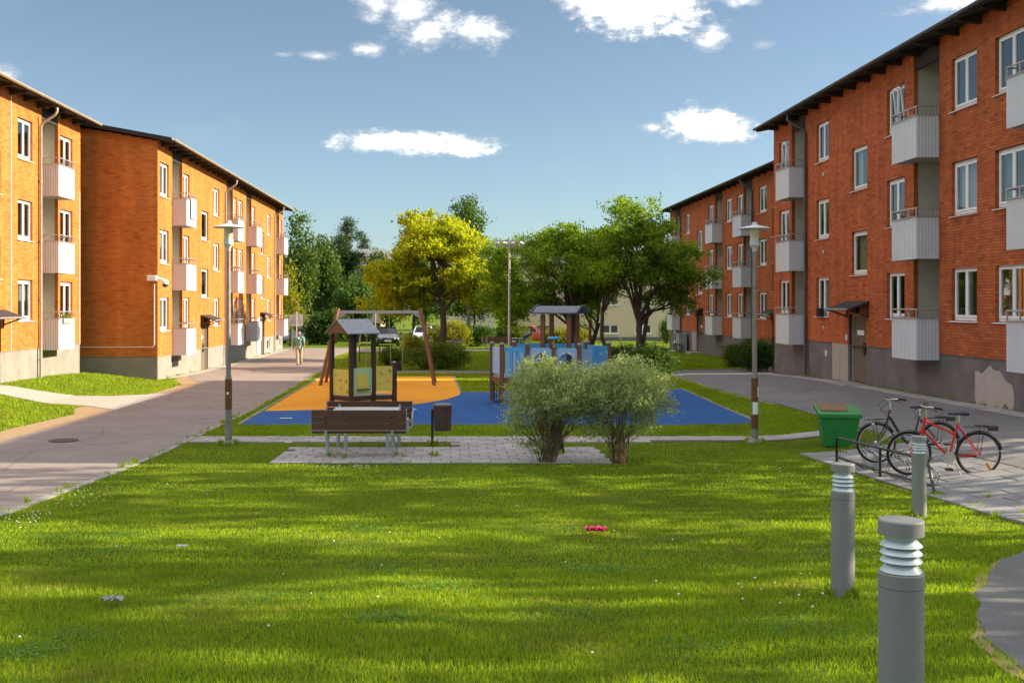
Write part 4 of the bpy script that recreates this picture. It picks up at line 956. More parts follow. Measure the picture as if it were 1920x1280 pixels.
# background trees: (label, x, D, top y, half width px, leaf, bark, kind)
def far_tree(label, x, D, ytop, hw, leaf, bark, seed, low=.22, name='background_tree', weep=False, pine=False, n=330, size=.30):
    X, Y, Z = at(x, D); H = CZ+(568-ytop)*D/2050-Z; W = hw*D/2050; r = np.random.default_rng(seed)
    if pine:
        bl = [(r.uniform(-.5, .5)*W, r.uniform(-.4, .4)*W, H*(.58+.40*k/8), W*(.85-.55*k/8), W*(.8-.5*k/8), H*.045) for k in range(9)]
    else:
        bl = [(0, 0, H*.55, W*.78, W*.78, H*.36)]+[(r.uniform(-.55, .55)*W, r.uniform(-.5, .5)*W, H*r.uniform(low+.12, .80), W*r.uniform(.35, .55), W*.5, H*r.uniform(.1, .2)) for _ in range(7)]+[(0, 0, H*.86, W*.42, W*.42, H*.14)]
    return tree(name, label, (X, Y, Z), bl, (0, 0, H*(.5 if not pine else .9)), max(.12, H*.014), leaf, bark, n, 24, .38 if not pine else .26, size, .5 if not pine else .22, seed, 'tree', 'trees behind the courtyard', 9, 60, 1.0 if weep else .2, shell=.4)
BT = [('dark leafy tree in front of the yellow block wall', 636, 118, 462, 36, LEAF_DARK, BARK, {}), ('dark leafy tree between the pine and the glowing tree', 704, 106, 470, 34, LEAF_BIRCH, BARK, {}), ('dark tree behind the gap left of the floodlight mast', 985, 118, 440, 40, LEAF_DARK, BARK, {}),
      ('drooping green birch right behind the end of the orange brick house', 562, 96, 398, 38, LEAF_BIRCH, BARK_B, {'weep': True}), ('birch with hanging dark foliage in front of the far yellow building', 606, 101, 438, 34, LEAF_BIRCH, BARK_B, {'weep': True}),
      ('pine with a flat layered crown before the far pale roof', 650, 108, 412, 34, LEAF_PINE, BARK_P, {'pine': True}), ('smaller pine standing above the far pale roof', 690, 136, 444, 26, LEAF_PINE, BARK_P, {'pine': True}),
      ('dense dark green leafy tree left of the glowing tree', 672, 92, 520, 46, LEAF_DARK, BARK, {}), ('mid green tree half hidden by the glowing tree', 724, 99, 492, 40, LEAF_DARK, BARK, {}),
      ('tall weeping birch towering above the glowing tree', 878, 108, 358, 36, LEAF_BIRCH, BARK_B, {'weep': True}), ('dark conifer top showing over the shoulder of the glowing tree', 776, 112, 392, 40, LEAF_DARK, BARK, {}),
      ('green tree behind the floodlight mast', 948, 100, 452, 44, LEAF_ASH, BARK, {}), ('tree filling the gap behind the broad green tree', 1020, 112, 424, 52, LEAF_ASH, BARK, {}),
      ('tree far behind the broad green tree towards the cream house', 1095, 125, 430, 50, LEAF_DARK, BARK, {}), ('slim orange-barked small tree before the bright hedge', 1107, 70, 520, 20, LEAF_ASH, BARK_P, {'n': 70, 'size': .2}),
      ('low dark tree behind the cars', 800, 122, 500, 60, LEAF_DARK, BARK, {}), ('dark tree row end behind the dark hedge', 890, 126, 505, 55, LEAF_DARK, BARK, {}), ('golden-leaved small tree at the end of the orange brick house', 545, 84, 486, 15, LEAF_GOLD, BARK, {'n': 90, 'size': .2}),
      ('dark trees closing the view left of the far yellow building', 520, 130, 470, 60, LEAF_DARK, BARK, {}), ('dark tree closing the view behind the cream house', 1230, 140, 470, 70, LEAF_DARK, BARK, {})]
for i, (lb, x, D, yt, hw, lf, bk, kw) in enumerate(BT): far_tree(lb, x, D, yt, hw, lf, bk, 60+i, **kw)
# trees standing beside the right-hand house, whose shade dapples the lawn
def shade_tree(X, Y, H, W, seed, n=185):
    r = np.random.default_rng(seed)
    bl = [(0, 0, H*.6, W*.8, W*.8, H*.32)]+[(r.uniform(-.6, .6)*W, r.uniform(-.6, .6)*W, H*r.uniform(.35, .85), W*.45, W*.45, H*.13) for _ in range(8)]
    tree('shade_tree', 'tall leafy tree beside the near red brick house, beyond the footpath', (X, Y, gz(X, Y)), bl, (0, 0, H*.5), .2, LEAF_ASH, BARK, n, 10, .30, .36, .6, seed, 'tree', 'trees beside the footpath', 8, 30, .2, shell=.3)
SHADE = [(18.5, 18.6, 13, 2.3), (17, 14.8, 12.6, 2.2), (18.5, 11.2, 13.2, 2.3), (17, 7.6, 12.4, 2.2), (18.5, 4.0, 13, 2.2), (17, .4, 12.5, 2.3)]
for i, (a, b, c, d) in enumerate(SHADE): shade_tree(a, b, c, d, 90+i)

link('plants', leaf_mesh('plants', FLOWER_BOX[1], .07, .5, LEAF_HEDGE, np.random.default_rng(1)), FLOWER_BOX[0]); link('blossoms', leaf_mesh('blossoms', FLOWER_BOX[1][::9]+np.array([.03, 0, .03]), .06, .9, mat('blossom_yellow', (.7, .5, .04), .7), np.random.default_rng(2)), FLOWER_BOX[0])
# ------------------------------------------------------------------ street furniture
LAMPM = mat('lamp_post_steel', (.30, .28, .26), .55, .25, 5, metal=.35, col2=(.20, .17, .14)); RUST = mat('rust', (.20, .085, .03), .9, .4, 14, .3, 60, col2=(.10, .045, .02))
LAMPG = mat('lamp_glass', (.66, .54, .36), .25, spec=.6); LAMPW = mat('lamp_enamel', (.50, .52, .52), .4, .08, 6)
BOLL = mat('bollard_grey', (.20, .20, .195), .55, .07, 5, .05, 200, col2=(.245, .245, .238), stretch=(1, 1, .35)); LOUV = mat('louvre_silver', (.74, .76, .78), .35, metal=.15)
def clear_mat():
    m = bpy.data.materials.new('clear_plastic'); m.use_nodes = True; nt = m.node_tree; N = nt.nodes; L = nt.links
    tr = N.new('ShaderNodeBsdfTransparent'); tr.inputs[0].default_value = (.90, .93, .93, 1); gl = N.new('ShaderNodeBsdfGlossy'); gl.inputs['Roughness'].default_value = .05
    fr = N.new('ShaderNodeFresnel'); fr.inputs[0].default_value = 1.3; ms = N.new('ShaderNodeMixShader')
    ge = N.new('ShaderNodeNewGeometry'); iv = N.new('ShaderNodeMath'); iv.operation = 'SUBTRACT'; iv.inputs[0].default_value = 1; L.new(ge.outputs['Backfacing'], iv.inputs[1])
    mu = N.new('ShaderNodeMath'); mu.operation = 'MULTIPLY'; L.new(fr.outputs[0], mu.inputs[0]); L.new(iv.outputs[0], mu.inputs[1])
    L.new(mu.outputs[0], ms.inputs[0]); L.new(tr.outputs[0], ms.inputs[1]); L.new(gl.outputs[0], ms.inputs[2]); L.new(ms.outputs[0], N['Material Output'].inputs[0]); return m
CLEAR = clear_mat()
WOOD = mat('bench_wood', (.080, .033, .017), .6, .3, 4, .2, 40, col2=(.125, .058, .032), stretch=(.6, 6, 6)); STEEL = mat('galvanised_steel', (.42, .45, .47), .45, .1, 8, metal=.5)
POSTW = mat('playground_post', (.17, .068, .035), .7, .3, 4, .2, 30, col2=(.24, .105, .055), stretch=(6, 6, .6)); POSTD = mat('dark_post', (.035, .024, .019), .75, .3, 4, .2, 30, col2=(.065, .045, .034), stretch=(6, 6, .6))
PLAYB = mat('play_blue', (.10, .42, .72), .5, .06, 3); PLAYLB = mat('play_pale_blue', (.32, .52, .72), .5, .06, 3); PLAYY = mat('play_yellow', (.62, .56, .12), .5, .05, 3); PLAYG = mat('play_mint', (.36, .60, .34), .5, .05, 3)
PLAYR = mat('play_roof_grey', (.26, .27, .31), .5, .06, 3); NAVY = mat('play_navy', (.035, .05, .09), .5); DOTB = mat('dot_brown', (.05, .035, .02), .7); DOTO = mat('dot_orange', (.62, .25, .07), .7)
ROPE = mat('rope_chain', (.34, .31, .27), .6); RUBBER = mat('black_rubber', (.014, .014, .015), .7)

def lamp_post(label, X, Y, rust):
    t = thing('street_lamp', label, 'street lamp', (X, Y, gz(X, Y)), 0, 'lamp posts of the courtyard')
    MB().lathe([(.17, -.05), (.17, .03), (.12, .07), (.09, .10), (.0, .10)], 20).build('foot', LAMPM, t, smooth=40)
    MB().lathe([(.068, .08), (.066, 1.32), (.058, 1.40), (.0, 1.41)], 18).build('lower_pole', LAMPM, t, smooth=40)
    if rust:
        MB().lathe([(.0705, .85), (.0705, 1.33)] , 18).build('rust_band', RUST, t, smooth=40); MB().lathe([(.0712, .30), (.0712, .58)], 18).build('rust_band', RUST, t, smooth=40)
        s = MB(); s.add([(.0, 0, 0)], []); s = MB()
        for (z0, z1, a0, a1) in ((.60, .84, -2.4, -.7), (.95, 1.15, -1.0, -.4)):
            n = 8; s.add([(.0725*math.cos(a0+(a1-a0)*k/n), .0725*math.sin(a0+(a1-a0)*k/n), z) for z in (z0, z1) for k in range(n+1)], [(k, k+1, n+2+k, n+1+k) for k in range(n)])
        s.build('sticker', WHITE, t)
    else:
        MB().lathe([(.0705, .72), (.0705, 1.33)], 18).build('rust_band', RUST, t, smooth=40)
        s = MB(); a0, a1, n = -1.9, -1.3, 6; s.add([(.072*math.cos(a0+(a1-a0)*k/n), .072*math.sin(a0+(a1-a0)*k/n), z) for z in (1.02, 1.07) for k in range(n+1)], [(k, k+1, n+2+k, n+1+k) for k in range(n)]); s.build('sticker', WHITE, t)
    MB().lathe([(.050, 1.38), (.042, 3.90), (0, 3.91)], 16).build('pole', LAMPM, t, smooth=40)
    h = MB().lathe([(.044, 3.90), (.052, 3.96), (.090, 4.02), (.098, 4.03), (.098, 4.13), (.094, 4.14), (0, 4.14)], 20).build('lamp_collar', LAMPW, t, smooth=30)
    MB().lathe([(.088, 4.13), (.090, 4.38), (.0, 4.385)], 20).build('lamp_glass', LAMPG, h, smooth=40)
    MB().lathe([(.32, 4.365), (.325, 4.372), (.28, 4.395), (.12, 4.43), (.06, 4.45), (.05, 4.50), (.0, 4.51)], 32).build('lamp_shade', LAMPW, h, smooth=40)
lamp_post('grey street lamp with disc shade standing in the grass by the left drive', -4.47, 22.0, False)
lamp_post('rust-banded street lamp with disc shade and torn stickers near the right drive', 6.2, 22.3, True)

# floodlight mast
X, Y, Z = at(955, 50)
t = thing('floodlight_mast', 'tall slim grey mast with a crossbar of floodlights behind the playground tower', 'lamp mast', (X, Y, Z))
MB().lathe([(.10, -.1), (.085, 1.0), (.062, 1.25), (.045, 6.1), (0, 6.1)], 14).build('mast', STEEL, t, smooth=30)
cb = MB().beam((-.6, 0, 6.02), (.6, 0, 6.02), .06, .06).build('crossbar', STEEL, t)
for k, x in enumerate((-.55, -.2, .18, .55)):
    m_ = MB(); M_ = Matrix.Translation((x, -.06, 5.86)) @ Matrix.Rotation(R(30), 4, 'X') @ Matrix.Rotation(R((-25, 10, -12, 24)[k]), 4, 'Y'); m_.box(-.09, .09, -.07, .07, -.13, .10, M_); m_.beam((x, 0, 6.02), (x, -.06, 5.92), .03, .03)
    m_.build('floodlight', LAMPW, cb)

# bollard lights
def bollard(label, X, Y):
    t = thing('bollard_light', label, 'bollard light', (X, Y, gz(X, Y)-.01), 0, 'grey bollard lights in the lawn'); r = .083
    MB().lathe([(r, 0), (r, .73), (0, .73)], 40).build('post', BOLL, t, smooth=30)
    MB().lathe([(r+.0015, .732), (r+.0015, .782), (r-.004, .788), (0, .788)], 40).build('collar', BOLL, t, smooth=30)
    MB().lathe([(r-.006, .79), (.056, .818), (.052, .822), (.052, .93)], 32).build('inner_cone', LOUV, t, smooth=35)
    for z in (.828, .858, .888):
        MB().lathe([(r-.005, z), (r-.006, z+.003), (.056, z+.023), (.050, z+.019), (r-.005, z)], 36).build('louvre', LOUV, t, smooth=35)
    MB().lathe([(r-.002, .788), (r-.002, .93)], 40).build('clear_cover', CLEAR, t, smooth=40)
    MB().lathe([(.0, .93), (r+.001, .93), (r+.001, .982), (r-.003, .987), (0, .988)], 40).build('cap', BOLL, t, smooth=30)
bollard('grey bollard light beside the coarse asphalt footpath', 1.73, 4.2)
bollard('grey bollard light standing alone in open lawn with clover round it', 2.87, 8.0)
bollard('grey bollard light in front of the red bicycle', 5.57, 13.0)

# picnic set
def bench(label, X, Y, rz):
    t = thing('bench', label, 'bench', (X, Y, gz(X, Y)+.03), rz, 'benches of the picnic set'); w = .85
    # faces -y local (seat in front of back)
    for i, y in enumerate((-.44, -.33, -.22, -.11)): MB().box(-w, w, y, y+.095, .425, .465).build('seat_slat', WOOD, t, bevel=.006)
    for i in range(3):
        z = .50+i*.122; o = .03+.018*i; MB().box(-w, w, o, o+.035, z, z+.112).build('back_slat', WOOD, t, bevel=.006)
    for s in (-1, 1):
        MB().tube([(s*.6, -.22, -.03), (s*.6, -.22, .40)], .035, 12).build('leg', STEEL, t, smooth=40)
        f = MB(); f.box(s*.6-.03, s*.6+.03, -.46, .05, .395, .422); f.beam((s*.6, .018, .41), (s*.6, .045, .80), .05, .012); f.build('support', STEEL, t)
        e = MB(); e.beam((s*(w+.012), .0, .42), (s*(w+.012), .085, .87), .012, .07, (0, 1, 0)); e.tube([(s*(w+.02), .03, .66), (s*(w+.02), -.2, .68), (s*(w+.02), -.42, .66), (s*(w+.02), -.46, .58), (s*(w+.02), -.44, .42)], .018, 8); e.build('armrest', STEEL, t, smooth=40)
    return t
bench('dark wooden slatted bench with its back to the lawn', -1.66, 19.82, R(180))
bench('dark wooden slatted bench facing across the picnic table', -1.62, 21.83, 0)
t = thing('picnic_table', 'grey-topped picnic table between two slatted benches', 'table', (-1.6, 20.83, gz(-1.6, 20.8)+.03))
MB().box(-.62, .62, -.3, .3, .76, .80).build('table_top', mat('table_grey', (.42, .43, .44), .5, .08, 5), t, bevel=.01)
for s in (-1, 1): MB().tube([(s*.4, 0, -.03), (s*.4, 0, .76)], .035, 12).build('leg', STEEL, t, smooth=40)
# litter bin
X, Y = -.30, 21.75
t = thing('litter_bin', 'dark rusty litter bin on a post beside the benches', 'litter bin', (X, Y, gz(X, Y)+.02))
MB().box(-.09, -.04, .0, .05, -.05, .72).build('post', BLACKM, t)
MB().lathe([(.165, .30), (.185, .80), (.172, .80), (.155, .32), (0, .32)], 24, (.14, 0, 0)).build('bin_body', mat('bin_brown', (.045, .028, .022), .7, .4, 5, col2=(.085, .05, .04)), t, smooth=40)
MB().lathe([(.19, .795), (.195, .815), (.18, .83), (0, .835)], 24, (.14, 0, 0)).build('lid', mat('bin_lid', (.16, .15, .15), .6, .2, 9), t, smooth=40)
# grit bin
X, Y = 7.5, 21.2
GREEN = mat('bin_green', (.016, .20, .034), .45, .12, 4, spec=.5); t = thing('grit_bin', 'tapered bright green plastic grit bin beside the bicycle rack', 'grit bin', (X, Y, gz(X, Y)), R(-8))
b = MB(); lo, hi = (.27, .22), (.36, .28)
b.add([(-lo[0], -lo[1], 0), (lo[0], -lo[1], 0), (lo[0], lo[1], 0), (-lo[0], lo[1], 0), (-hi[0], -hi[1], .56), (hi[0], -hi[1], .56), (hi[0], hi[1], .70), (-hi[0], hi[1], .70)], [(0, 3, 2, 1), (0, 1, 5, 4), (1, 2, 6, 5), (2, 3, 7, 6), (3, 0, 4, 7), (4, 5, 6, 7)])
b.build('bin_body', GREEN, t, bevel=.02)
l = MB(); h0, h1 = .40, .31
l.add([(-h0, -h1, .56), (h0, -h1, .56), (h0, h1, .70), (-h0, h1, .70), (-h0, -h1, .645), (h0, -h1, .645), (h0, h1, .785), (-h0, h1, .785)], [(0, 1, 5, 4), (1, 2, 6, 5), (2, 3, 7, 6), (3, 0, 4, 7), (0, 3, 2, 1), (4, 5, 6, 7)])
lid = l.build('lid', GREEN, t, bevel=.012)
MB().add([(-.34, -.16, .692), (.18, -.16, .692), (.18, .26, .792), (-.34, .26, .792), (-.30, -.12, .724), (.12, -.10, .724), (.10, .22, .802), (-.30, .24, .802)], [(0, 1, 5, 4), (1, 2, 6, 5), (2, 3, 7, 6), (3, 0, 4, 7), (4, 5, 6, 7)]).build('dry_leaves', mat('dry_litter', (.22, .13, .07), .9, .4, 30, .5, 60), lid)

# bicycle rack
RACKM = mat('rack_black', (.015, .014, .016), .35, spec=.6); t = thing('bicycle_rack', 'black tubular bicycle rack with curled wheel holders at the lawn edge', 'bicycle rack', (6.62, 15.0, 0))
zf = lambda y: gz(6.7, y)+.02
def ry(y, z, x=0): return (x, y-15.0, zf(y)+z)
fr = MB(); fr.tube([ry(18.75, 0), ry(18.75, .40), ry(18.70, .445), ry(18.62, .45), ry(17, .45), ry(15.5, .45), ry(15.28, .44), ry(15.15, .38), ry(14.95, .0)], .021, 10); fr.build('top_rail', RACKM, t, smooth=50)
MB().tube([ry(18.75, .12), ry(16.9, .10), ry(15.02, .11)], .018, 10).build('lower_rail', RACKM, t, smooth=50)
MB().tube([ry(16.85, -.02), ry(16.85, .45)], .021, 10).build('post', RACKM, t, smooth=50)
for y in (18.3, 17.8, 17.3, 16.6, 16.1, 15.6):
    c = MB()
    for dy in (-.05, .05):
        c.tube([ry(y+dy, .10, 0), ry(y+dy, .02, .12), ry(y+dy, .05, .28), ry(y+dy, .17, .33), ry(y+dy, .27, .27), ry(y+dy*1.3, .33, .16), ry(y+dy*2, .42, .14), ry(y+dy*2.6, .46, .22)], .008, 6)
    c.build('wheel_holder', mat('holder_grey', (.16, .165, .17), .5, metal=.4), t, smooth=60)

# bicycles
TYRE = mat('tyre', (.018, .017, .017), .8); CHROME = mat('chrome', (.62, .60, .57), .22, metal=.9); RED = mat('frame_red', (.60, .008, .008), .35, spec=.4, coat=.2); BLK = mat('frame_black', (.018, .016, .015), .35, spec=.5, coat=.3)
SADD = mat('saddle_navy', (.025, .032, .05), .6); REFL = mat('reflector_orange', (.85, .20, .015), .35)
def wheel(parent, x, rad=.335, refl=None, hubm=None):
    w = MB(); w.lathe([(.022, -.05), (.03, -.02), (.022, 0), (.03, .02), (.022, .05)], 12, (x, 0, rad), 'y'); wo = w.build('wheel', CHROME, parent)
    MB().torus((x, 0, rad), rad-.018, .018, 'y', 44, 8).build('tyre', TYRE, wo, smooth=60)
    MB().torus((x, 0, rad), rad-.044, .011, 'y', 44, 6).build('rim', CHROME, wo, smooth=60)
    s = MB()
    for k in range(28):
        a = 2*math.pi*k/28; b = a+(.45 if k % 2 else -.45); sd_ = .03 if k % 4 < 2 else -.03
        s.tube([(x+.024*math.cos(b), sd_, rad+.024*math.sin(b)), (x+(rad-.05)*math.cos(a), 0, rad+(rad-.05)*math.sin(a))], .0014, 4, caps=False)
    s.build('spokes', CHROME, wo)
    if refl:
        a = R(-52); q = MB(); M_ = Matrix.Translation((x+.235*math.cos(a), 0, rad+.235*math.sin(a))) @ Matrix.Rotation(R(-32), 4, 'Y'); q.box(-.02, .02, -.012, .012, -.055, .055, M_); q.build('reflector', REFL, wo, bevel=.005)
def guard(parent, x, a0, a1, rad=.335):
    g_ = MB(); n = 16; vs = []
    for k in range(n+1):
        a = a0+(a1-a0)*k/n
        for (dr, y) in ((.010, -.03), (.024, 0), (.010, .03)): vs.append((x+(rad+dr)*math.cos(a), y, rad+(rad+dr)*math.sin(a)))
    g_.add(vs, [(3*k+j, 3*k+j+1, 3*k+j+4, 3*k+j+3) for k in range(n) for j in range(2)])
    o = g_.build('mudguard', BLK, parent)
    s = MB(); am = a1 if abs(a1) < abs(a0) else a0
    for y in (-.045, .045): s.tube([(x, y, rad), (x+(rad+.01)*math.cos(am), y*.6, rad+(rad+.01)*math.sin(am))], .003, 5)
    s.build('stay', CHROME, o)
def bicycle(label, loc, rz, fm, red, wb):
    """front wheel at local x=0, rear wheel at x=wb"""
    t = thing('bicycle', label, 'bicycle', loc, rz, 'bicycles parked in the rack'); rd = .335
    wheel(t, 0); wheel(t, wb, refl=red)
    bb = (wb*.57, 0, .29); st = (wb*.70, 0, .80 if red else .78); ht = (wb*.235, 0, .88); hb = (wb*.185, 0, .70)
    f_ = MB()
    if red:
        f_.tube([(hb[0]+.01, 0, .84), (wb*.665, 0, .62)], .015, 10); f_.tube([hb, bb], .018, 10)
    else:
        f_.tube([(hb[0]+.02, 0, .80), (wb*.36, 0, .52), (wb*.46, 0, .36), bb], .026, 10)
    f_.tube([bb, st], .0165, 10); f_.tube([hb, ht], .020, 10)
    for y in (-.055, .055):
        f_.tube([(bb[0]+.03, y*.5, bb[2]), (wb, y, rd)], .009, 8); f_.tube([(st[0], y*.3, st[2]-.05), (wb, y, rd)], .008, 8)
    fo = f_.build('frame', fm, t, smooth=60)
    k = MB(); k.tube([hb, (hb[0]-.01, 0, .67)], .017, 8)
    for y in (-.05, .05): k.tube([(hb[0]-.005, y*.7, .68), (hb[0]-.05, y, .55), (0, y, rd)], [.014, .012, .009], 8)
    k.build('fork', fm, t, smooth=60)
    hbz = 1.03; h_ = MB(); h_.tube([ht, (ht[0]-.01, 0, hbz)], .013, 8); h_.tube([(ht[0]+.10, -.29, hbz+.02), (ht[0]+.02, -.22, hbz+.03), (ht[0]-.06, -.08, hbz+.02), (ht[0]-.06, .08, hbz+.02), (ht[0]+.02, .22, hbz+.03), (ht[0]+.10, .29, hbz+.02)], .012, 8)
    ho = h_.build('handlebar', CHROME, t, smooth=60)
    for s in (-1, 1): MB().tube([(ht[0]+.03, s*.235, hbz+.03), (ht[0]+.13, s*.315, hbz+.018)], .017, 8).build('grip', RUBBER, ho, smooth=60)
    cb = MB(); cb.tube([(ht[0]+.0, -.2, hbz+.03), (ht[0]-.16, -.18, hbz-.05), (ht[0]-.2, -.08, hbz-.16), (ht[0]-.04, 0, .84)], .004, 5); cb.tube([(ht[0]+.0, .2, hbz+.03), (ht[0]-.13, .16, hbz-.08), (ht[0]-.05, .03, .78)], .004, 5); cb.tube([(ht[0]-.02, -.2, hbz+.01), (ht[0]+.07, -.27, hbz-.02)], .005, 5); cb.build('brake_cable', RUBBER, ho)
    sa = MB(); sa.tube([(st[0], 0, st[2]-.04), (st[0]+.012, 0, st[2]+.13)], .013, 8); so = sa.build('seat_post', CHROME, t, smooth=60)
    z = st[2]+.15
    MB().add([(st[0]-.16, -.02, z+.005), (st[0]-.16, .02, z+.005), (st[0]+.02, -.06, z+.01), (st[0]+.02, .06, z+.01), (st[0]+.13, -.09, z+.02), (st[0]+.13, .09, z+.02), (st[0]-.15, -.02, z-.03), (st[0]-.15, .02, z-.03), (st[0]+.02, -.05, z-.03), (st[0]+.02, .05, z-.03), (st[0]+.13, -.085, z-.035), (st[0]+.13, .085, z-.035)],
             [(0, 2, 3, 1), (2, 4, 5, 3), (6, 7, 9, 8), (8, 9, 11, 10), (0, 6, 8, 2), (2, 8, 10, 4), (1, 3, 9, 7), (3, 5, 11, 9), (0, 1, 7, 6), (4, 10, 11, 5)]).build('saddle', SADD, so, bevel=.012)
    guard(t, wb, R(10), R(150)); guard(t, 0, R(30), R(150))
    rk = MB(); zr = .74
    for y in (-.065, .065): rk.tube([(wb-.22, y, zr), (wb+.20, y, zr)], .006, 6); rk.tube([(wb+.05, y, zr), (wb, y*1.1, rd)], .005, 6)
    for x in np.linspace(wb-.2, wb+.2, 5): rk.tube([(x, -.065, zr), (x, .065, zr)], .005, 6)
    rk.box(wb+.14, wb+.26, -.05, .05, zr-.05, zr+.02); rk.box(wb-.05, wb+.12, -.03, .03, zr+.008, zr+.03); rk.build('luggage_rack', BLK, t)
    if not red:
        fr_ = MB()
        for y in (-.06, .06): fr_.tube([(-.17, y, .71), (.14, y, .73)], .006, 6); fr_.tube([(-.02, y, .72), (0, y, rd)], .005, 6)
        for x in (-.17, -.05, .05, .14): fr_.tube([(x, -.06, .715), (x, .06, .715)], .005, 6)
        fr_.build('front_rack', BLK, t); MB().lathe([(0, -.03), (.03, -.02), (.035, .02), (0, .025)], 12, (-.06, 0, .64), 'x').build('headlight', CHROME, t, smooth=40)
    c_ = MB(); c_.lathe([(0, -.045), (.085, -.045), (.085, -.037), (0, -.037)], 20, bb, 'y'); c_.tube([bb, (bb[0]-.03, -.06, bb[2]-.165)], .010, 6); c_.tube([bb, (bb[0]+.03, .06, bb[2]+.165)], .010, 6); co = c_.build('crank', CHROME, t)
    MB().box(bb[0]-.08, bb[0]+.02, -.15, -.07, bb[2]-.185, bb[2]-.16).build('pedal', RUBBER, co); MB().box(bb[0]-.02, bb[0]+.08, .07, .15, bb[2]+.155, bb[2]+.18).build('pedal', RUBBER, co)
    cg = MB(); cg.box(bb[0]-.07, wb-.05, -.04, -.034, rd-.045, rd-.005); cg.build('chain_guard', BLK, t)
    ks = MB().tube([(bb[0]+.06, -.04, .24), (bb[0]+.14, -.15, .01)], .008, 6).build('kickstand', CHROME, t)
    return t
def put_bike(X, Y, *a, lean=0, **k):
    o = bicycle(*a, **k); return o
b1 = bicycle('black city bicycle with front carrier in the rack', (7.05, 18.1, gz(7.5, 18.1)+.035), R(2), BLK, False, 1.06); b1.rotation_euler = (R(-3), 0, R(2))
b2 = bicycle('red city bicycle with orange wheel reflector in the rack', (6.93, 16.55, gz(7.4, 16.55)+.035), R(-3), RED, True, 1.02); b2.rotation_euler = (R(3), 0, R(-4))

# ------------------------------------------------------------------ playground
# playhouse
X0, Y0 = -2.93, 32.2; z0 = gz(X0, Y0)+.016
t = thing('playhouse', 'small playhouse with grey pitched roof and yellow-green panels', 'playhouse', (X0, Y0, z0)); s = .62
P1, P2, P3, P4 = Vector((-s, .5, 0)), Vector((0, 0, 0)), Vector((s, .5, 0)), Vector((s+.62, .62, 0)); P5 = Vector((0, 1.0, 0))
for p, h in ((P1, 2.02), (P2, 2.02), (P3, 2.02), (P5, 2.02), (P4, 1.16)):
    po = MB().box(-.058, .058, -.058, .058, -.05, h).build('post', POSTD, t, p, (0, 0, R(40)), bevel=.01)
    MB().lathe([(0, h+.05), (.06, h+.03), (.075, h)], 10).build('post_cap', PLAYR, po)
def panel(a, b, zb, zt, m, parent, th=.02, name='wall_panel', margin=.05):
    d = (b-a).normalized(); return MB().beam(a+d*margin+Vector((0, 0, (zb+zt)/2)), b-d*margin+Vector((0, 0, (zb+zt)/2)), th, zt-zb).build(name, m, parent)
def dots(parent, a, b, pts, m, rr=.022, side=-1):
    d = (b-a).normalized(); n = Vector((d.y, -d.x, 0)); L_ = (b-a).length; o = MB()
    for (u, z) in pts:
        c = a+d*(u*L_)+n*.014+Vector((0, 0, z)); k = 10
        o.add([c+d*rr*math.cos(2*math.pi*i/k)+Vector((0, 0, rr*math.sin(2*math.pi*i/k))) for i in range(k)], [tuple(range(k))])
    return o.build('dots', m, parent)
pa = panel(P1, P2, .22, .98, PLAYY, t); dots(pa, P1, P2, [(.22, .80), (.42, .66), (.5, .66), (.72, .60), (.80, .60), (.76, .66), (.55, .46), (.48, .40), (.82, .36), (.78, .31), (.88, .31)], DOTB)
pb_ = panel(P2, P3, .24, 1.02, PLAYG, t)
d_ = (P3-P2).normalized(); n_v = Vector((d_.y, -d_.x, 0)); L_ = (P3-P2).length
q = MB(); a_ = P2+d_*L_*.28+n_v*.02; b_ = P2+d_*L_*.72+n_v*.02
q.beam(a_+Vector((0, 0, .63)), b_+Vector((0, 0, .63)), .012, .46); q.build('hatch', PLAYY, pb_)
q = MB(); q.beam(a_-d_*.04+n_v*.04+Vector((0, 0, .385)), b_+d_*.04+n_v*.04+Vector((0, 0, .385)), .09, .03); q.build('shelf', DOTB, pb_)
dots(pb_, P2, P3, [(.36, .64), (.58, .70), (.62, .66), (.42, .80)], DOTO, .028)
pc_ = panel(P3, P4, .32, 1.06, PLAYY, t); dots(pc_, P3, P4, [(.35, .86), (.42, .80), (.72, .93), (.80, .93), (.80, .87)], DOTB); dots(pc_, P3, P4, [(.3, .54), (.66, .62), (.74, .58), (.12, .40)], DOTO, .028)
for a, b in ((P1, P2), (P2, P3), (P3, P4)): MB().beam(a+Vector((0, 0, .12)), b+Vector((0, 0, .12)), .05, .13).build('base_beam', POSTD, t)
MB().prism([(P1.x, P1.y), (P2.x, P2.y), (P3.x, P3.y), (P4.x, P4.y), (P4.x-.3, 1.1), (P5.x, P5.y)], .17, .205).build('floor_board', PLAYR, t)
# roof: ridge runs from front-left to back-right
rd = Vector((.72, .58, 0)).normalized(); wd = Vector((rd.y, -rd.x, 0)); c0 = Vector((0, .5, 0)); hl, hw_ = .58, .62
def rp(a, b, z): return c0+rd*a+wd*b+Vector((0, 0, z))
for sg in (1, -1):
    m_ = MB(); top = [rp(-hl, 0, 2.47), rp(hl, 0, 2.47), rp(hl, sg*hw_, 2.06), rp(-hl, sg*hw_, 2.06)]
    m_.add(top+[p-Vector((0, 0, .025)) for p in top], [(0, 1, 2, 3), (7, 6, 5, 4), (0, 3, 7, 4), (1, 5, 6, 2), (2, 6, 7, 3), (0, 4, 5, 1)]); rs = m_.build('roof_panel', PLAYR, t)
    bo = MB()
    for a in (-.42, .42):
        for b in (.2, .5): p = rp(a, sg*hw_*b, 2.47-.41*b); bo.ell(p, (.02, .02, .012), 8, 4)
    bo.build('bolt', DOTB, rs)
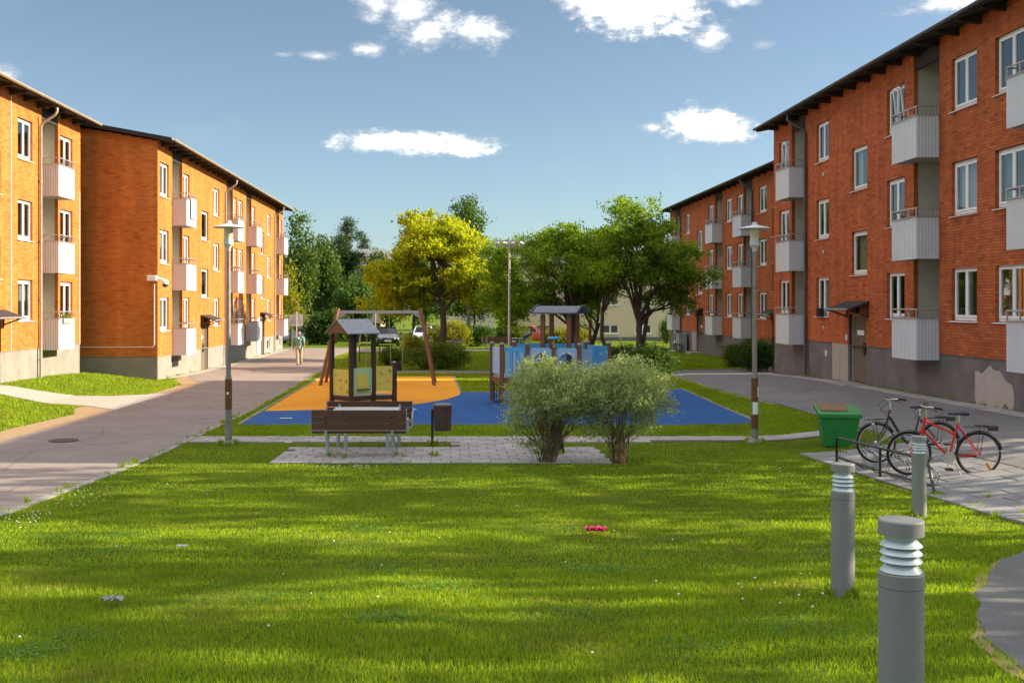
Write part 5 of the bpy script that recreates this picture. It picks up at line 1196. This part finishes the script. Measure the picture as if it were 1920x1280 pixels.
g_ = MB(); g_.add([rp(-hl+.03, -hw_*.95, 2.06), rp(-hl+.03, hw_*.95, 2.06), rp(-hl+.03, 0, 2.43)], [(0, 1, 2)]); g_.add([rp(hl-.03, -hw_*.95, 2.06), rp(hl-.03, hw_*.95, 2.06), rp(hl-.03, 0, 2.43)], [(0, 1, 2)]); g_.build('gable_board', mat('gable_brown', (.14, .075, .035), .7), t)
# little blue springer seat behind the bench
for (x, y, lb) in ((-2.45, 24.6, 'low blue round play table left of the picnic benches'), (-.93, 24.9, 'low blue round play stool right of the picnic benches')):
    t = thing('play_stool', lb, 'play stool', (x, y, gz(x, y))); MB().lathe([(.06, -.05), (.05, .42), (0, .42)], 12).build('stem', STEEL, t, smooth=40); MB().lathe([(0, .42), (.22 if x < -2 else .16, .42), (.24 if x < -2 else .17, .45), (.22 if x < -2 else .16, .48), (0, .485)], 24).build('seat', PLAYB, t, smooth=40)
# swings
X0, Y0 = -3.0, 41.4; z0 = gz(X0, Y0)+.016
t = thing('swing_set', 'wooden-legged swing frame with grey beam and two swings', 'swing', (X0, Y0, z0)); hb = 2.72; xl, xr = -1.28, 1.88
MB().beam((xl, 0, hb), (xr, 0, hb), .10, .11).build('beam', STEEL, t)
for x, o in ((xl, -.55), (xr, .52)):
    for sy in (-1, 1):
        a = Vector((x-o*.05, sy*.05, hb+.12)); b = Vector((x+o, sy*.95, -.02)); lg = MB().tube([a, b], .065, 10).build('leg', POSTW, t, smooth=60)
        MB().tube([b+(a-b).normalized()*.10, b], .04, 8).build('leg_shoe', STEEL, lg)
    MB().add([(x, -.02, hb-.05), (x-math.copysign(.36, o), -.02, hb-.05), (x, -.02, hb-.28), (x, .02, hb-.05), (x-math.copysign(.36, o), .02, hb-.05), (x, .02, hb-.28)], [(0, 1, 2), (3, 5, 4), (0, 3, 4, 1), (1, 4, 5, 2), (2, 5, 3, 0)]).build('corner_plate', STEEL, t)
for k, (xa, xb, bucket) in enumerate(((-.70, -.14, False), (.66, 1.24, True))):
    xm = (xa+xb)/2; zs = .52; sw = MB().box(xm-.22, xm+.22, -.09, .09, zs-.025, zs+.02).build('swing_seat', RUBBER, t, bevel=.01)
    for xx, sx_ in ((xa, xm-.2), (xb, xm+.2)): MB().tube([(xx, 0, hb-.05), (sx_, 0, zs)], .012, 6).build('chain', ROPE, sw)
    if bucket:
        q = MB(); q.box(xm-.2, xm+.2, -.16, -.13, zs, zs+.26); q.box(xm-.2, xm+.2, .13, .16, zs, zs+.26); q.box(xm-.2, xm-.17, -.13, .13, zs+.02, zs+.26); q.box(xm+.17, xm+.2, -.13, .13, zs+.02, zs+.26); q.build('bucket', RUBBER, sw)
# black hoop rail beyond the swings
X0, Y0, z0 = at(693, 60); t = thing('hoop_rail', 'black tubular hoop rail in the grass behind the swings', 'rail', (X0, Y0, z0))
MB().tube([(-.55, 0, -.05), (-.55, 0, .9), (-.45, 0, 1.0), (.45, 0, 1.0), (.55, 0, .9), (.55, 0, -.05)], .03, 8).build('hoop', BLACKM, t, smooth=60); MB().tube([(-.55, 0, .5), (.55, 0, .5)], .02, 8).build('crossbar', BLACKM, t)
# playground ship
X0, Y0 = 0, 0; t = thing('playground_tower', 'blue playground ship with brown posts and a curved roof', 'play tower', (2.6, 32.0, gz(2.6, 32)+.016)); o_ = Vector((2.6, 32.0, 0))
V2 = lambda x, y: Vector((x, y, 0))-o_
A, B, C_, D_, E_ = V2(1.50, 32.0), V2(2.24, 31.9), V2(3.0, 31.75), V2(3.72, 31.6), V2(4.72, 32.6)
F, G_, H_ = V2(1.24, 32.8), V2(1.95, 33.6), V2(4.2, 33.8); dk = .78
for p in (A, B, C_, D_, E_, F, G_, H_):
    po = MB().box(-.062, .062, -.062, .062, .04, 1.74 if p is not C_ else 1.66).build('post', POSTW, t, p, (0, 0, R(-10)), bevel=.012); MB().lathe([(0, 1.80), (.05, 1.785), (.075, 1.74)], 10).build('post_cap', PLAYR, po); MB().lathe([(.04, -.04), (.04, .05)], 8).build('post_shoe', STEEL, po)
MB().prism([(p.x, p.y) for p in (A, B, C_, D_, E_, H_, G_, F)], dk-.03, dk+.02).build('deck', PLAYR, t)
for a, b in ((F, A), (A, B), (B, C_), (C_, D_), (D_, E_), (E_, H_), (G_, F)): MB().beam(a+Vector((0, 0, dk-.10)), b+Vector((0, 0, dk-.10)), .05, .14).build('deck_beam', POSTW, t)
panel(F, A, dk+.08, 1.66, PLAYLB, t, margin=.07)
for i in range(6):
    d = (B-A); q = A+d*(.14+.145*i); panel(q, q+d*.12, dk+.08, 1.52, PLAYB if i % 2 else PLAYLB, t, .022, 'slat', 0)
panel(A, B, 1.53, 1.66, PLAYB, t, .03, 'top_rail', .065)
for a, b in ((B, C_), (C_, D_)):
    d = (b-a).normalized(); L_ = (b-a).length; n = Vector((d.y, -d.x, 0)); m_ = MB(); mid = (a+b)/2; hx = L_/2-.065; zb, zt = dk+.08, 1.64; zc = 1.24; rr = .235; N_ = 32
    outer = []; inner = []
    for i in range(N_):
        an = 2*math.pi*i/N_; cx, cz = math.cos(an), math.sin(an); k = min(hx/abs(cx) if abs(cx) > 1e-6 else 9, ((zt-zc) if cz > 0 else (zc-zb))/abs(cz) if abs(cz) > 1e-6 else 9)
        outer.append((cx*k, cz*k)); inner.append((cx*rr, cz*rr))
    pt = lambda u, z, e: mid+d*u+n*e+Vector((0, 0, zc+z))
    vs = [pt(u, z, .012) for u, z in outer]+[pt(u, z, .012) for u, z in inner]+[pt(u, z, -.012) for u, z in outer]+[pt(u, z, -.012) for u, z in inner]
    fs = []
    for i in range(N_):
        j = (i+1) % N_; fs += [(i, j, N_+j, N_+i), (2*N_+i, 3*N_+i, 3*N_+j, 2*N_+j), (N_+i, N_+j, 3*N_+j, 3*N_+i)]
    m_.add(vs, fs); pn = m_.build('porthole_panel', PLAYLB, t)
    rg = MB(); rg.tube([pt(math.cos(2*math.pi*i/N_)*(rr+.012), math.sin(2*math.pi*i/N_)*(rr+.012), .016) for i in range(N_)], .026, 8, closed=True); rg.build('porthole_ring', mat('ring_pale', (.55, .52, .52), .5), pn, smooth=60)
    bl_ = MB()
    for an in (0, 90, 180, 270): bl_.ell(pt(math.cos(R(an))*(rr+.02), math.sin(R(an))*(rr+.02), .045), (.022, .022, .022), 8, 5)
    bl_.build('bolt', BLACKM, pn)
    MB().add([pt(math.cos(2*math.pi*i/N_)*rr, math.sin(2*math.pi*i/N_)*rr, 0) for i in range(N_)], [tuple(range(N_))]).build('porthole_pane', CLEAR, pn)
panel(D_, D_+(E_-D_)*.45, dk+.08, 1.60, PLAYLB, t, margin=.05); panel(D_+(E_-D_)*.45, E_, dk+.08, 1.66, PLAYB, t, margin=.02); panel(E_, H_, dk+.08, 1.66, PLAYB, t, margin=.07); panel(G_, H_, dk+.3, 1.70, PLAYB, t, margin=.07)
# cabin posts and barrel roof
ax = Vector((math.cos(R(22)), -math.sin(R(22)), 0)); px_ = Vector((-ax.y, ax.x, 0)); cc = V2(3.25, 32.45)
for sa, sb in ((-.42, -.45), (.42, -.45), (-.42, .45), (.42, .45)):
    p = cc+ax*sa*.95+px_*sb; po = MB().box(-.062, .062, -.062, .062, dk, 2.60).build('cabin_post', POSTW, t, p, (0, 0, R(-22)), bevel=.012); MB().box(-.035, .035, -.035, .035, 2.60, 2.72).build('roof_bracket', STEEL, po)
n = 14; arc = [(-.64+1.28*k/n, 2.66+.20*math.sin(math.pi*k/n)) for k in range(n+1)]
m_ = MB(); vs = []
for a in (-.72, .72):
    for (b, z) in arc: vs.append(cc+ax*a+px_*b+Vector((0, 0, z)))
    for (b, z) in reversed(arc): vs.append(cc+ax*a+px_*b*.97+Vector((0, 0, z-.035)))
K = 2*(n+1); m_.add(vs, [tuple(range(K)), tuple(reversed(range(K, 2*K)))]+[(i, (i+1) % K, K+(i+1) % K, K+i) for i in range(K)]); ro = m_.build('roof', mat('play_roof_dark', (.10, .11, .15), .45, .08, 4), t)
for a in (-.70, .70): MB().tube([cc+ax*a+px_*b+Vector((0, 0, z+.01)) for (b, z) in arc], .03, 6).build('roof_rim', NAVY, ro, smooth=60)
# steering wheel and spyglass
sw = MB().tube([C_+Vector((0, 0, 1.6)), C_+Vector((0, -.02, 1.92))], .03, 8).build('wheel_stem', PLAYY, t, smooth=50)
MB().torus(C_+Vector((0, -.02, 1.93)), .155, .035, 'z', 28, 8).build('steering_wheel', PLAYB, sw, smooth=60); MB().lathe([(0, -.01), (.14, -.01), (.14, .005), (0, .01)], 20, C_+Vector((0, -.02, 1.93))).build('wheel_disc', NAVY, sw)
sp = MB().tube([B+Vector((0, 0, 1.74)), B+Vector((0, 0, 1.95))], .02, 8).build('spyglass_stem', STEEL, t); MB().tube([B+Vector((-.14, .0, 1.92)), B+Vector((0, 0, 2.0)), B+Vector((.12, 0, 2.06))], [.06, .05, .035], 10).build('spyglass', NAVY, sp, smooth=50)
# climbing net under the stern
nt_ = MB()
for i in range(4): nt_.tube([F+Vector((.0+.02*i, .02, .08+.16*i)), (F+A)/2+Vector((0, 0, .02+.16*i)), A+Vector((0, .02, .08+.16*i))], .010, 5)
for i in range(3): q = F+(A-F)*(.25+.25*i); nt_.tube([q+Vector((0, 0, -.05)), q+Vector((0, 0, .68))], .010, 5)
nt_.build('climbing_net', RUBBER, t)
# litter on the lawn
def rag(name, label, cat, X, Y, sx_, sy_, m, seed, h=.05):
    r = np.random.default_rng(seed); n = 9; V = []; 
    for j in range(n):
        for i in range(n):
            u, v = i/(n-1)-.5, j/(n-1)-.5; V.append((X+u*sx_+r.normal(0, .006), Y+v*sy_+r.normal(0, .006), gz(X, Y)+.045+abs(math.sin(u*9+seed)*math.cos(v*7))*h+r.random()*.008))
    Q = [(j*n+i, j*n+i+1, (j+1)*n+i+1, (j+1)*n+i) for j in range(n-1) for i in range(n-1)]
    me = bpy.data.meshes.new(name); me.from_pydata(V, [], Q); me.materials.append(m); o = link(name, me); s_ = o.modifiers.new('thick', 'SOLIDIFY'); s_.thickness = .004; tag(o, label, cat)
rag('pink_rag', 'crumpled bright pink cloth lying on the lawn', 'cloth', 1.53, 11.55, .20, .13, mat('pink_cloth', (.72, .02, .16), .6), 3)
PAP = mat('paper_white', (.62, .62, .60), .7)
rag('paper_scrap', 'flat white paper scrap in the middle of the lawn', 'paper', -2.55, 10.35, .09, .06, PAP, 4, .012)
rag('plastic_scrap', 'torn pale plastic film lying in the near grass', 'litter', -2.36, 7.62, .14, .08, mat('film_grey', (.34, .34, .31), .5), 5, .03)
rag('paper_scrap', 'white paper scrap at the near edge of the slab path', 'paper', -3.25, 22.0, .14, .1, PAP, 6, .02)
rag('paper_scrap', 'white paper strip on the blue rubber surface corner', 'paper', -4.1, 27.2, .3, .12, PAP, 8, .01)
# ------------------------------------------------------------------ man walking on the drive
SKIN = mat('skin', (.26, .13, .085), .55); SHIRT = mat('shirt_green', (.16, .34, .29), .8, .15, 8); TROU = mat('trousers_khaki', (.40, .34, .25), .85, .12, 6); CAPM = mat('cap_grey', (.22, .20, .19), .8); SHOE = mat('shoe_brown', (.10, .06, .04), .6)
X, Y = -7.9, 57.0; man = thing('person', 'man in green short-sleeved shirt, pale trousers and cap walking up the drive', 'person', (X, Y, gz(X, Y)+.014))
def remesh(o, v):
    r = o.modifiers.new('remesh', 'REMESH'); r.mode = 'VOXEL'; r.voxel_size = v; r.use_smooth_shade = True; s = o.modifiers.new('smooth', 'SMOOTH'); s.factor = .5; s.iterations = 4
hipL, hipR = (-.10, 0, .90), (.10, 0, .90); knL, knR = (-.07, -.16, .51), (.07, .04, .49); anL, anR = (-.05, -.20, .09), (.06, .28, .16)
shL, shR = (-.20, 0, 1.42), (.20, 0, 1.42); elL, elR = (-.27, .06, 1.13), (.27, -.03, 1.13); wrL, wrR = (-.29, .0, .88), (.29, -.10, .90)
b = MB()
for h, k, a in ((hipL, knL, anL), (hipR, knR, anR)): b.tube([h, k, a], [.085, .058, .042], 12)
for s, e, w in ((shL, elL, wrL), (shR, elR, wrR)): b.tube([s, e, w], [.055, .042, .029], 10)
k0 = len(b.v); b.tube([(0, 0, .86), (0, 0, 1.0), (0, 0, 1.2), (0, 0, 1.38), (0, 0, 1.47)], [.14, .145, .155, .16, .07], 14); b.v[k0:] = [(q[0], q[1]*.62, q[2]) for q in b.v[k0:]]; b.tube([(0, 0, 1.42), (0, -.02, 1.56)], .055, 10)
b.ell((0, -.03, 1.63), (.075, .095, .115), 16, 12); b.ell((0, -.128, 1.615), (.014, .02, .022), 8, 6); b.ell((0, -.10, 1.565), (.035, .025, .012), 8, 6); b.ell((-.076, -.02, 1.625), (.014, .022, .032), 8, 6); b.ell((.076, -.02, 1.625), (.014, .022, .032), 8, 6)
for s, w in ((-1, wrL), (1, wrR)):
    w = Vector(w); b.ell(w+Vector((0, -.005, -.055)), (.020, .038, .055), 10, 8)
    for i, (dy, l) in enumerate(((-.030, .075), (-.010, .085), (.010, .08), (.028, .065))): q = w+Vector((0, dy, -.10)); b.tube([q, q+Vector((-s*.008, -.004, -l*.5)), q+Vector((-s*.024, -.008, -l))], [.0095, .009, .008], 6)
    q = w+Vector((0, -.035, -.04)); b.tube([q, q+Vector((-s*.01, -.028, -.035)), q+Vector((-s*.016, -.036, -.065))], [.011, .010, .008], 6)
bo = b.build('body', SKIN, man); remesh(bo, .009)
b = MB(); b.tube([(0, 0, .86), (0, .005, 1.0), (0, .005, 1.2), (0, 0, 1.36), (0, 0, 1.45)], [.185, .18, .185, .195, .11], 16); b.v = [(q[0], q[1]*.72, q[2]) for q in b.v]
for s, e in ((shL, elL), (shR, elR)): s_, e_ = Vector(s), Vector(e); b.tube([s_-Vector((s[0]*.3, 0, 0)), s_, s_+(e_-s_)*.75], [.10, .085, .075], 12)
so = b.build('shirt', SHIRT, man); remesh(so, .013)
b = MB(); b.add([(-.05, -.125, 1.42), (0, -.148, 1.36), (.05, -.125, 1.42), (.06, -.09, 1.46), (-.06, -.09, 1.46)], [(0, 1, 2, 3, 4)]); b.build('collar', WHITE, man)
b = MB()
for h, k, a in ((hipL, knL, anL), (hipR, knR, anR)): b.tube([Vector(h)+Vector((0, 0, .05)), k, Vector(a)+Vector((0, 0, .0))], [.115, .085, .078], 12)
b.tube([(0, 0, .84), (0, 0, 1.0)], [.15, .145], 14); to = b.build('trousers', TROU, man); remesh(to, .013)
for a, rx in ((anL, 0), (anR, 35)):
    f_ = MB(); a = Vector(a); M_ = Matrix.Translation(a) @ Matrix.Rotation(R(rx), 4, 'X'); k = len(f_.v); f_.ell((0, -.06, -.045), (.048, .135, .04), 12, 8); f_.v = [tuple(M_ @ Vector(q)) for q in f_.v]; f_.build('shoe', SHOE, man, smooth=60)
c_ = MB(); c_.lathe([(.098, 1.655), (.098, 1.70), (.08, 1.745), (0, 1.765)], 16, (0, -.025, 0)); co = c_.build('cap', CAPM, man, smooth=60); MB().add([(-.08, -.10, 1.665), (.08, -.10, 1.665), (.055, -.21, 1.65), (-.055, -.21, 1.65), (-.08, -.10, 1.675), (.08, -.10, 1.675), (.055, -.21, 1.657), (-.055, -.21, 1.657)], [(0, 1, 2, 3), (4, 5, 6, 7), (0, 1, 5, 4), (1, 2, 6, 5), (2, 3, 7, 6), (3, 0, 4, 7)]).build('cap_peak', CAPM, co)
wk = thing('walking_strap', 'thin strap dangling from the walking man\'s hand', 'strap', (X, Y, gz(X, Y))); MB().tube([(.27, -.12, .80), (.31, -.16, .62), (.36, -.18, .48)], .008, 6).build('strap_band', mat('strap_tan', (.32, .20, .12), .8), wk)

# ------------------------------------------------------------------ cars
def car(label, X, Y, rz, paint, sedan=True, name='parked_car'):
    """front towards local -y; lofted body"""
    t = thing(name, label, 'car', (X, Y, gz(X, Y)), rz)
    # body sections: y, half width, bottom, beltline height
    secs = [(-2.25, .70, .34, .58), (-2.15, .84, .24, .70), (-1.75, .90, .20, .80), (-.95, .91, .20, .95), (.9, .91, .20, 1.0), (1.7, .89, .22, .99), (2.2, .80, .30, .93), (2.28, .72, .40, .80)]
    vs = []; n = 8
    for (y, w, z0, z1) in secs: vs += [(-w*.92, y, z0), (-w, y, z0+.12), (-w*1.0, y, (z0+z1)/2+.05), (-w*.90, y, z1), (w*.90, y, z1), (w, y, (z0+z1)/2+.05), (w, y, z0+.12), (w*.92, y, z0)]
    fs = [(i*n+k, i*n+(k+1) % n, (i+1)*n+(k+1) % n, (i+1)*n+k) for i in range(len(secs)-1) for k in range(n)]+[tuple(reversed(range(n))), tuple((len(secs)-1)*n+k for k in range(n))]
    bo = MB().add(vs, fs).build('body', paint, t, smooth=50, bevel=.02)
    cs = [(-.98, .80, .94), (-.25, .62, 1.40), (.75, .62, 1.43), (1.75 if sedan else 2.05, .74, .98)]
    gl = MB(); v = []
    for (y, w, z) in cs: v += [(-w, y, z), (w, y, z)]
    base = [(-.82, -.98, .94), (.82, -.98, .94), (.82, cs[3][0], .97), (-.82, cs[3][0], .97)]
    gl.add(v+base, [(0, 1, 3, 2), (2, 3, 5, 4), (4, 5, 7, 6), (0, 2, 4, 6, 11, 8), (1, 9, 10, 7, 5, 3)]); cabin = gl.build('cabin_glass', mat('car_glass', (.02, .026, .03), .05, spec=.8), t)
    rf_ = MB(); rf_.box(-.60, .60, -.28, .80, 1.405, 1.455); 
    for s in (-1, 1): rf_.beam((s*.80, -.98, .95), (s*.62, -.25, 1.42), .07, .05); rf_.beam((s*.62, .75, 1.43), (s*.76, cs[3][0], 1.0), .09, .05); rf_.beam((s*.64, -.25, 1.42), (s*.64, .78, 1.44), .06, .05); rf_.beam((s*.80, .25, .98), (s*.64, .25, 1.42), .07, .03)
    rf_.build('roof', paint, t)
    for s in (-1, 1):
        MB().add([(s*.46, -2.275, .66), (s*.82, -2.10, .70), (s*.82, -2.10, .60), (s*.46, -2.275, .56), (s*.46, -2.2, .66), (s*.82, -2.0, .70), (s*.82, -2.0, .60), (s*.46, -2.2, .56)], [(0, 1, 2, 3), (0, 4, 5, 1), (3, 2, 6, 7), (0, 3, 7, 4), (1, 5, 6, 2)]).build('headlight', mat('headlight_clear', (.62, .64, .66), .12, spec=.8), t)
        MB().box(s*.28-.22, s*.28+.22, -2.30, -2.2, .44, .62).build('grille', BLACKM, t)
        MB().ell((s*1.0, -.72, 1.0), (.10, .06, .07), 10, 6).build('mirror', paint, t)
        for y in (-1.42, 1.42):
            wo = MB().lathe([(.0, -.09), (.20, -.09), (.215, -.11), (.215, .11), (.20, .09), (0, .09)], 20, (s*.80, y, .32), 'x').build('wheel', CHROME, t); MB().lathe([(.21, -.11), (.30, -.11), (.32, -.08), (.32, .08), (.30, .11), (.21, .11)], 24, (s*.80, y, .32), 'x').build('tyre', TYRE, wo)
    MB().box(-.26, .26, -2.315, -2.305, .40, .51).build('number_plate', WHITE, t)
    MB().lathe([(0, -.012), (.05, -.012), (.05, 0)], 16, (0, -2.30, .66), 'y').build('badge', mat('badge_blue', (.25, .35, .55), .3), t)
    return t
CARB = mat('car_black', (.006, .008, .014), .18, spec=.6, coat=.6); CARW = mat('car_white', (.66, .68, .70), .25, coat=.5); CARR = mat('car_red', (.50, .06, .03), .25, coat=.5); CARS = mat('car_silver', (.35, .37, .40), .3, metal=.4)
X, Y, Z = at(727, 86); car('black saloon car parked on the grass edge facing the playground', X, Y, R(4), CARB)
X, Y, Z = at(794, 92); car('white estate car parked behind the sunny hedge', X, Y, R(0), CARW, False)
X, Y, Z = at(815, 99); car('dark blue car behind the white estate car', X, Y, R(90), mat('car_blue', (.05, .09, .16), .25, coat=.5), False)
X, Y, Z = at(996, 93); car('red hatchback parked behind the floodlight mast hedge', X, Y, R(70), CARR, False)
X, Y, Z = at(548, 92); car('pale car parked beyond the end of the orange house', X, Y, R(60), CARS, False)
# road signs seen from behind
SIGNB = mat('sign_back', (.40, .39, .36), .6, .1, 6)
def sign(label, x, D, ytop, square):
    X, Y, Z = at(x, D); H = CZ+(568-ytop)*D/2050-Z; t = thing('road_sign', label, 'road sign', (X, Y, Z), R(random.uniform(-8, 8)))
    MB().tube([(0, 0, -.1), (0, 0, H)], .035, 10).build('post', SIGNB, t, smooth=50)
    MB().extr([(-.47, H-.85), (.47, H-.85), (.08, H-.06), (-.08, H-.06)], 'y', .04, .055).build('triangle_plate', SIGNB, t)
    c_ = MB(); c_.box(-.3, .3, .02, .045, H-.62, H-.57); c_.build('clamp', STEEL, t)
    if square: MB().box(-.52, .42, .07, .085, H-1.0, H-.2).build('square_plate', mat('sign_back_pale', (.55, .53, .48), .6), t)
sign('pair of road sign backs on a pole beside the walking man', 556, 76, 584, True)
sign('triangular road sign back on a pole behind the swing beam', 704, 76, 582, False)
# far picnic set and side bench
def bench_far(label, x, D, rz): 
    X, Y, Z = at(x, D); o = bench(label, X, Y, rz); o.location.z = Z; o['group'] = 'benches by the far hedge'; return o
bench_far('far bench seen side-on in front of the sunny hedge', 856, 74, R(-68)); bench_far('far dark bench with its back to the hedge by the floodlight mast', 927, 79, R(0)); bench_far('far dark bench turned towards the far picnic table', 937, 76.6, R(175))
X, Y, Z = at(953, 78); t = thing('picnic_table', 'far grey picnic table beside the floodlight mast', 'table', (X+.4, Y, Z)); MB().box(-.62, .62, -.3, .3, .76, .80).build('table_top', MATS['table_grey'], t, bevel=.01)
for s in (-1, 1): MB().tube([(s*.4, 0, -.03), (s*.4, 0, .76)], .04, 10).build('leg', STEEL, t)
# grey cabinet and bicycle stand by the far right door
X, Y = 15.75, 74.6; t = thing('utility_cabinet', 'grey electrical cabinet beside the far right doorway', 'cabinet', (X, Y, gz(X, Y))); MB().box(-.28, .28, -.45, .45, 0, 1.15).build('cabinet_body', mat('cabinet_grey', (.30, .33, .36), .6), t, bevel=.02); MB().box(-.31, .31, -.48, .48, 1.15, 1.2).build('cabinet_top', mat('cabinet_grey', (.3, .33, .36), .6), t); MB().box(-.29, -.281, -.02, .02, .1, 1.1).build('door_seam', BLACKM, t)
X, Y = 15.3, 73.2; t = thing('wheel_stand', 'small black bicycle stand by the far right doorway', 'bicycle stand', (X, Y, gz(X, Y)))
MB().tube([(0, -.9, .0), (0, -.9, .55), (0, .9, .55), (0, .9, 0)], .025, 8).build('hoop', BLACKM, t); MB().tube([(0, -.9, .12), (0, .9, .12)], .02, 8).build('lower_rail', BLACKM, t)
for y in (-.6, -.2, .2, .6): MB().torus((0, y, .28), .22, .012, 'y', 18, 5).build('wheel_holder', BLACKM, t)

# ------------------------------------------------------------------ background buildings
CREAMW = mat('cream_render', (.62, .52, .39), .9, .06, .5, .1, 40); YELW = mat('yellow_render', (.46, .33, .17), .9, .08, .5); GREYB = mat('grey_base', (.15, .15, .15), .9)
def plain_house(label, X0, X1, Y, zt, wins, wall, roofm, zb=-.62, depth=12, rise=2.2, ph=.35, rz=0):
    t = thing('apartment_building', label, 'building', (X0, Y, 0), rz, 'plastered houses behind the courtyard'); L_ = X1-X0
    w = MB(); panel_cells(w, L_, zb+ph, zt, wins, 0, .12); w.add([(0, 0, zb), (0, depth, zb), (0, depth, zt), (0, 0, zt)], [(0, 1, 2, 3)]); w.add([(L_, 0, zb), (L_, depth, zb), (L_, depth, zt), (L_, 0, zt)], [(0, 1, 2, 3)]); w.add([(0, depth, zb), (L_, depth, zb), (L_, depth, zt), (0, depth, zt)], [(0, 1, 2, 3)]); w.build('wall', wall, t)
    MB().box(-.03, L_+.03, -.03, depth, zb-.3, zb+ph).build('base', GREYB, t)
    MB().extr([(-.5, zt), (depth/2, zt+rise), (depth+.5, zt), (depth+.5, zt+.15), (depth/2, zt+rise+.15), (-.5, zt+.15)], 'x', -.4, L_+.4).build('roof', roofm, t)
    MB().add([(.1, 1.0, zb), (L_-.1, 1.0, zb), (L_-.1, 1.0, zt), (.1, 1.0, zt)], [(0, 1, 2, 3)]).build('room_wall', ROOM, t)
    for (a, b, c, d) in wins: window(t, a, b, c, d, 2, .06)
    return t
cw = []
for k in range(5):
    for z in (.35, 2.6, 5.3): cw.append((1.6+k*3.0, 3.2+k*3.0, z-.35 if z < 1 else z, z+.55 if z < 1 else z+1.35))
plain_house('cream plastered house with cellar windows behind the dark trees', 6.2, 22.0, 100, 6.3, [q for q in cw if q[3] < 6], CREAMW, ROOF, rise=1.4)
yw = []
for k in range(4):
    for s in range(4): yw.append((1.4+k*3.2, 2.9+k*3.2, -.1+s*2.8+.9, -.1+s*2.8+2.3))
plain_house('yellow plastered block with pale metal roof half hidden by pines and birches', -17.4, -8.2, 126, 7.0, [q for q in yw if q[1] < 9], YELW, mat('pale_metal_roof', (.20, .205, .215), .5, metal=.3), -.7, 12, 2.2)
plain_house('pale low house glimpsed between tree trunks behind the cars', -1.5, 5.5, 138, 3.2, [(1.2, 2.6, 1, 2.3), (4, 5.4, 1, 2.3)], mat('white_render', (.55, .55, .54), .9), ROOF, -.7, 8, 2)

# sheet hung over the top balcony of the orange house
_c = thing('hanging_sheet', 'white sheet hung over the top balcony of the long orange house', 'sheet', (-11.2, 47.55, 7.3))
_n = 12; _vs = []
for _i in range(_n+1):
    _y = -.5+1.0*_i/_n; _w = .012*math.sin(_i*1.9)
    _vs += [(-.03+_w, _y, .0), (.03+_w, _y, .03), (.045+_w, _y, -.25), (.04-_w, _y, -.82)]
MB().add(_vs, [(4*_i+_k, 4*_i+_k+1, 4*_i+_k+5, 4*_i+_k+4) for _i in range(_n) for _k in range(3)]).build('sheet_cloth', mat('cloth_white', (.74, .74, .76), .9), _c)
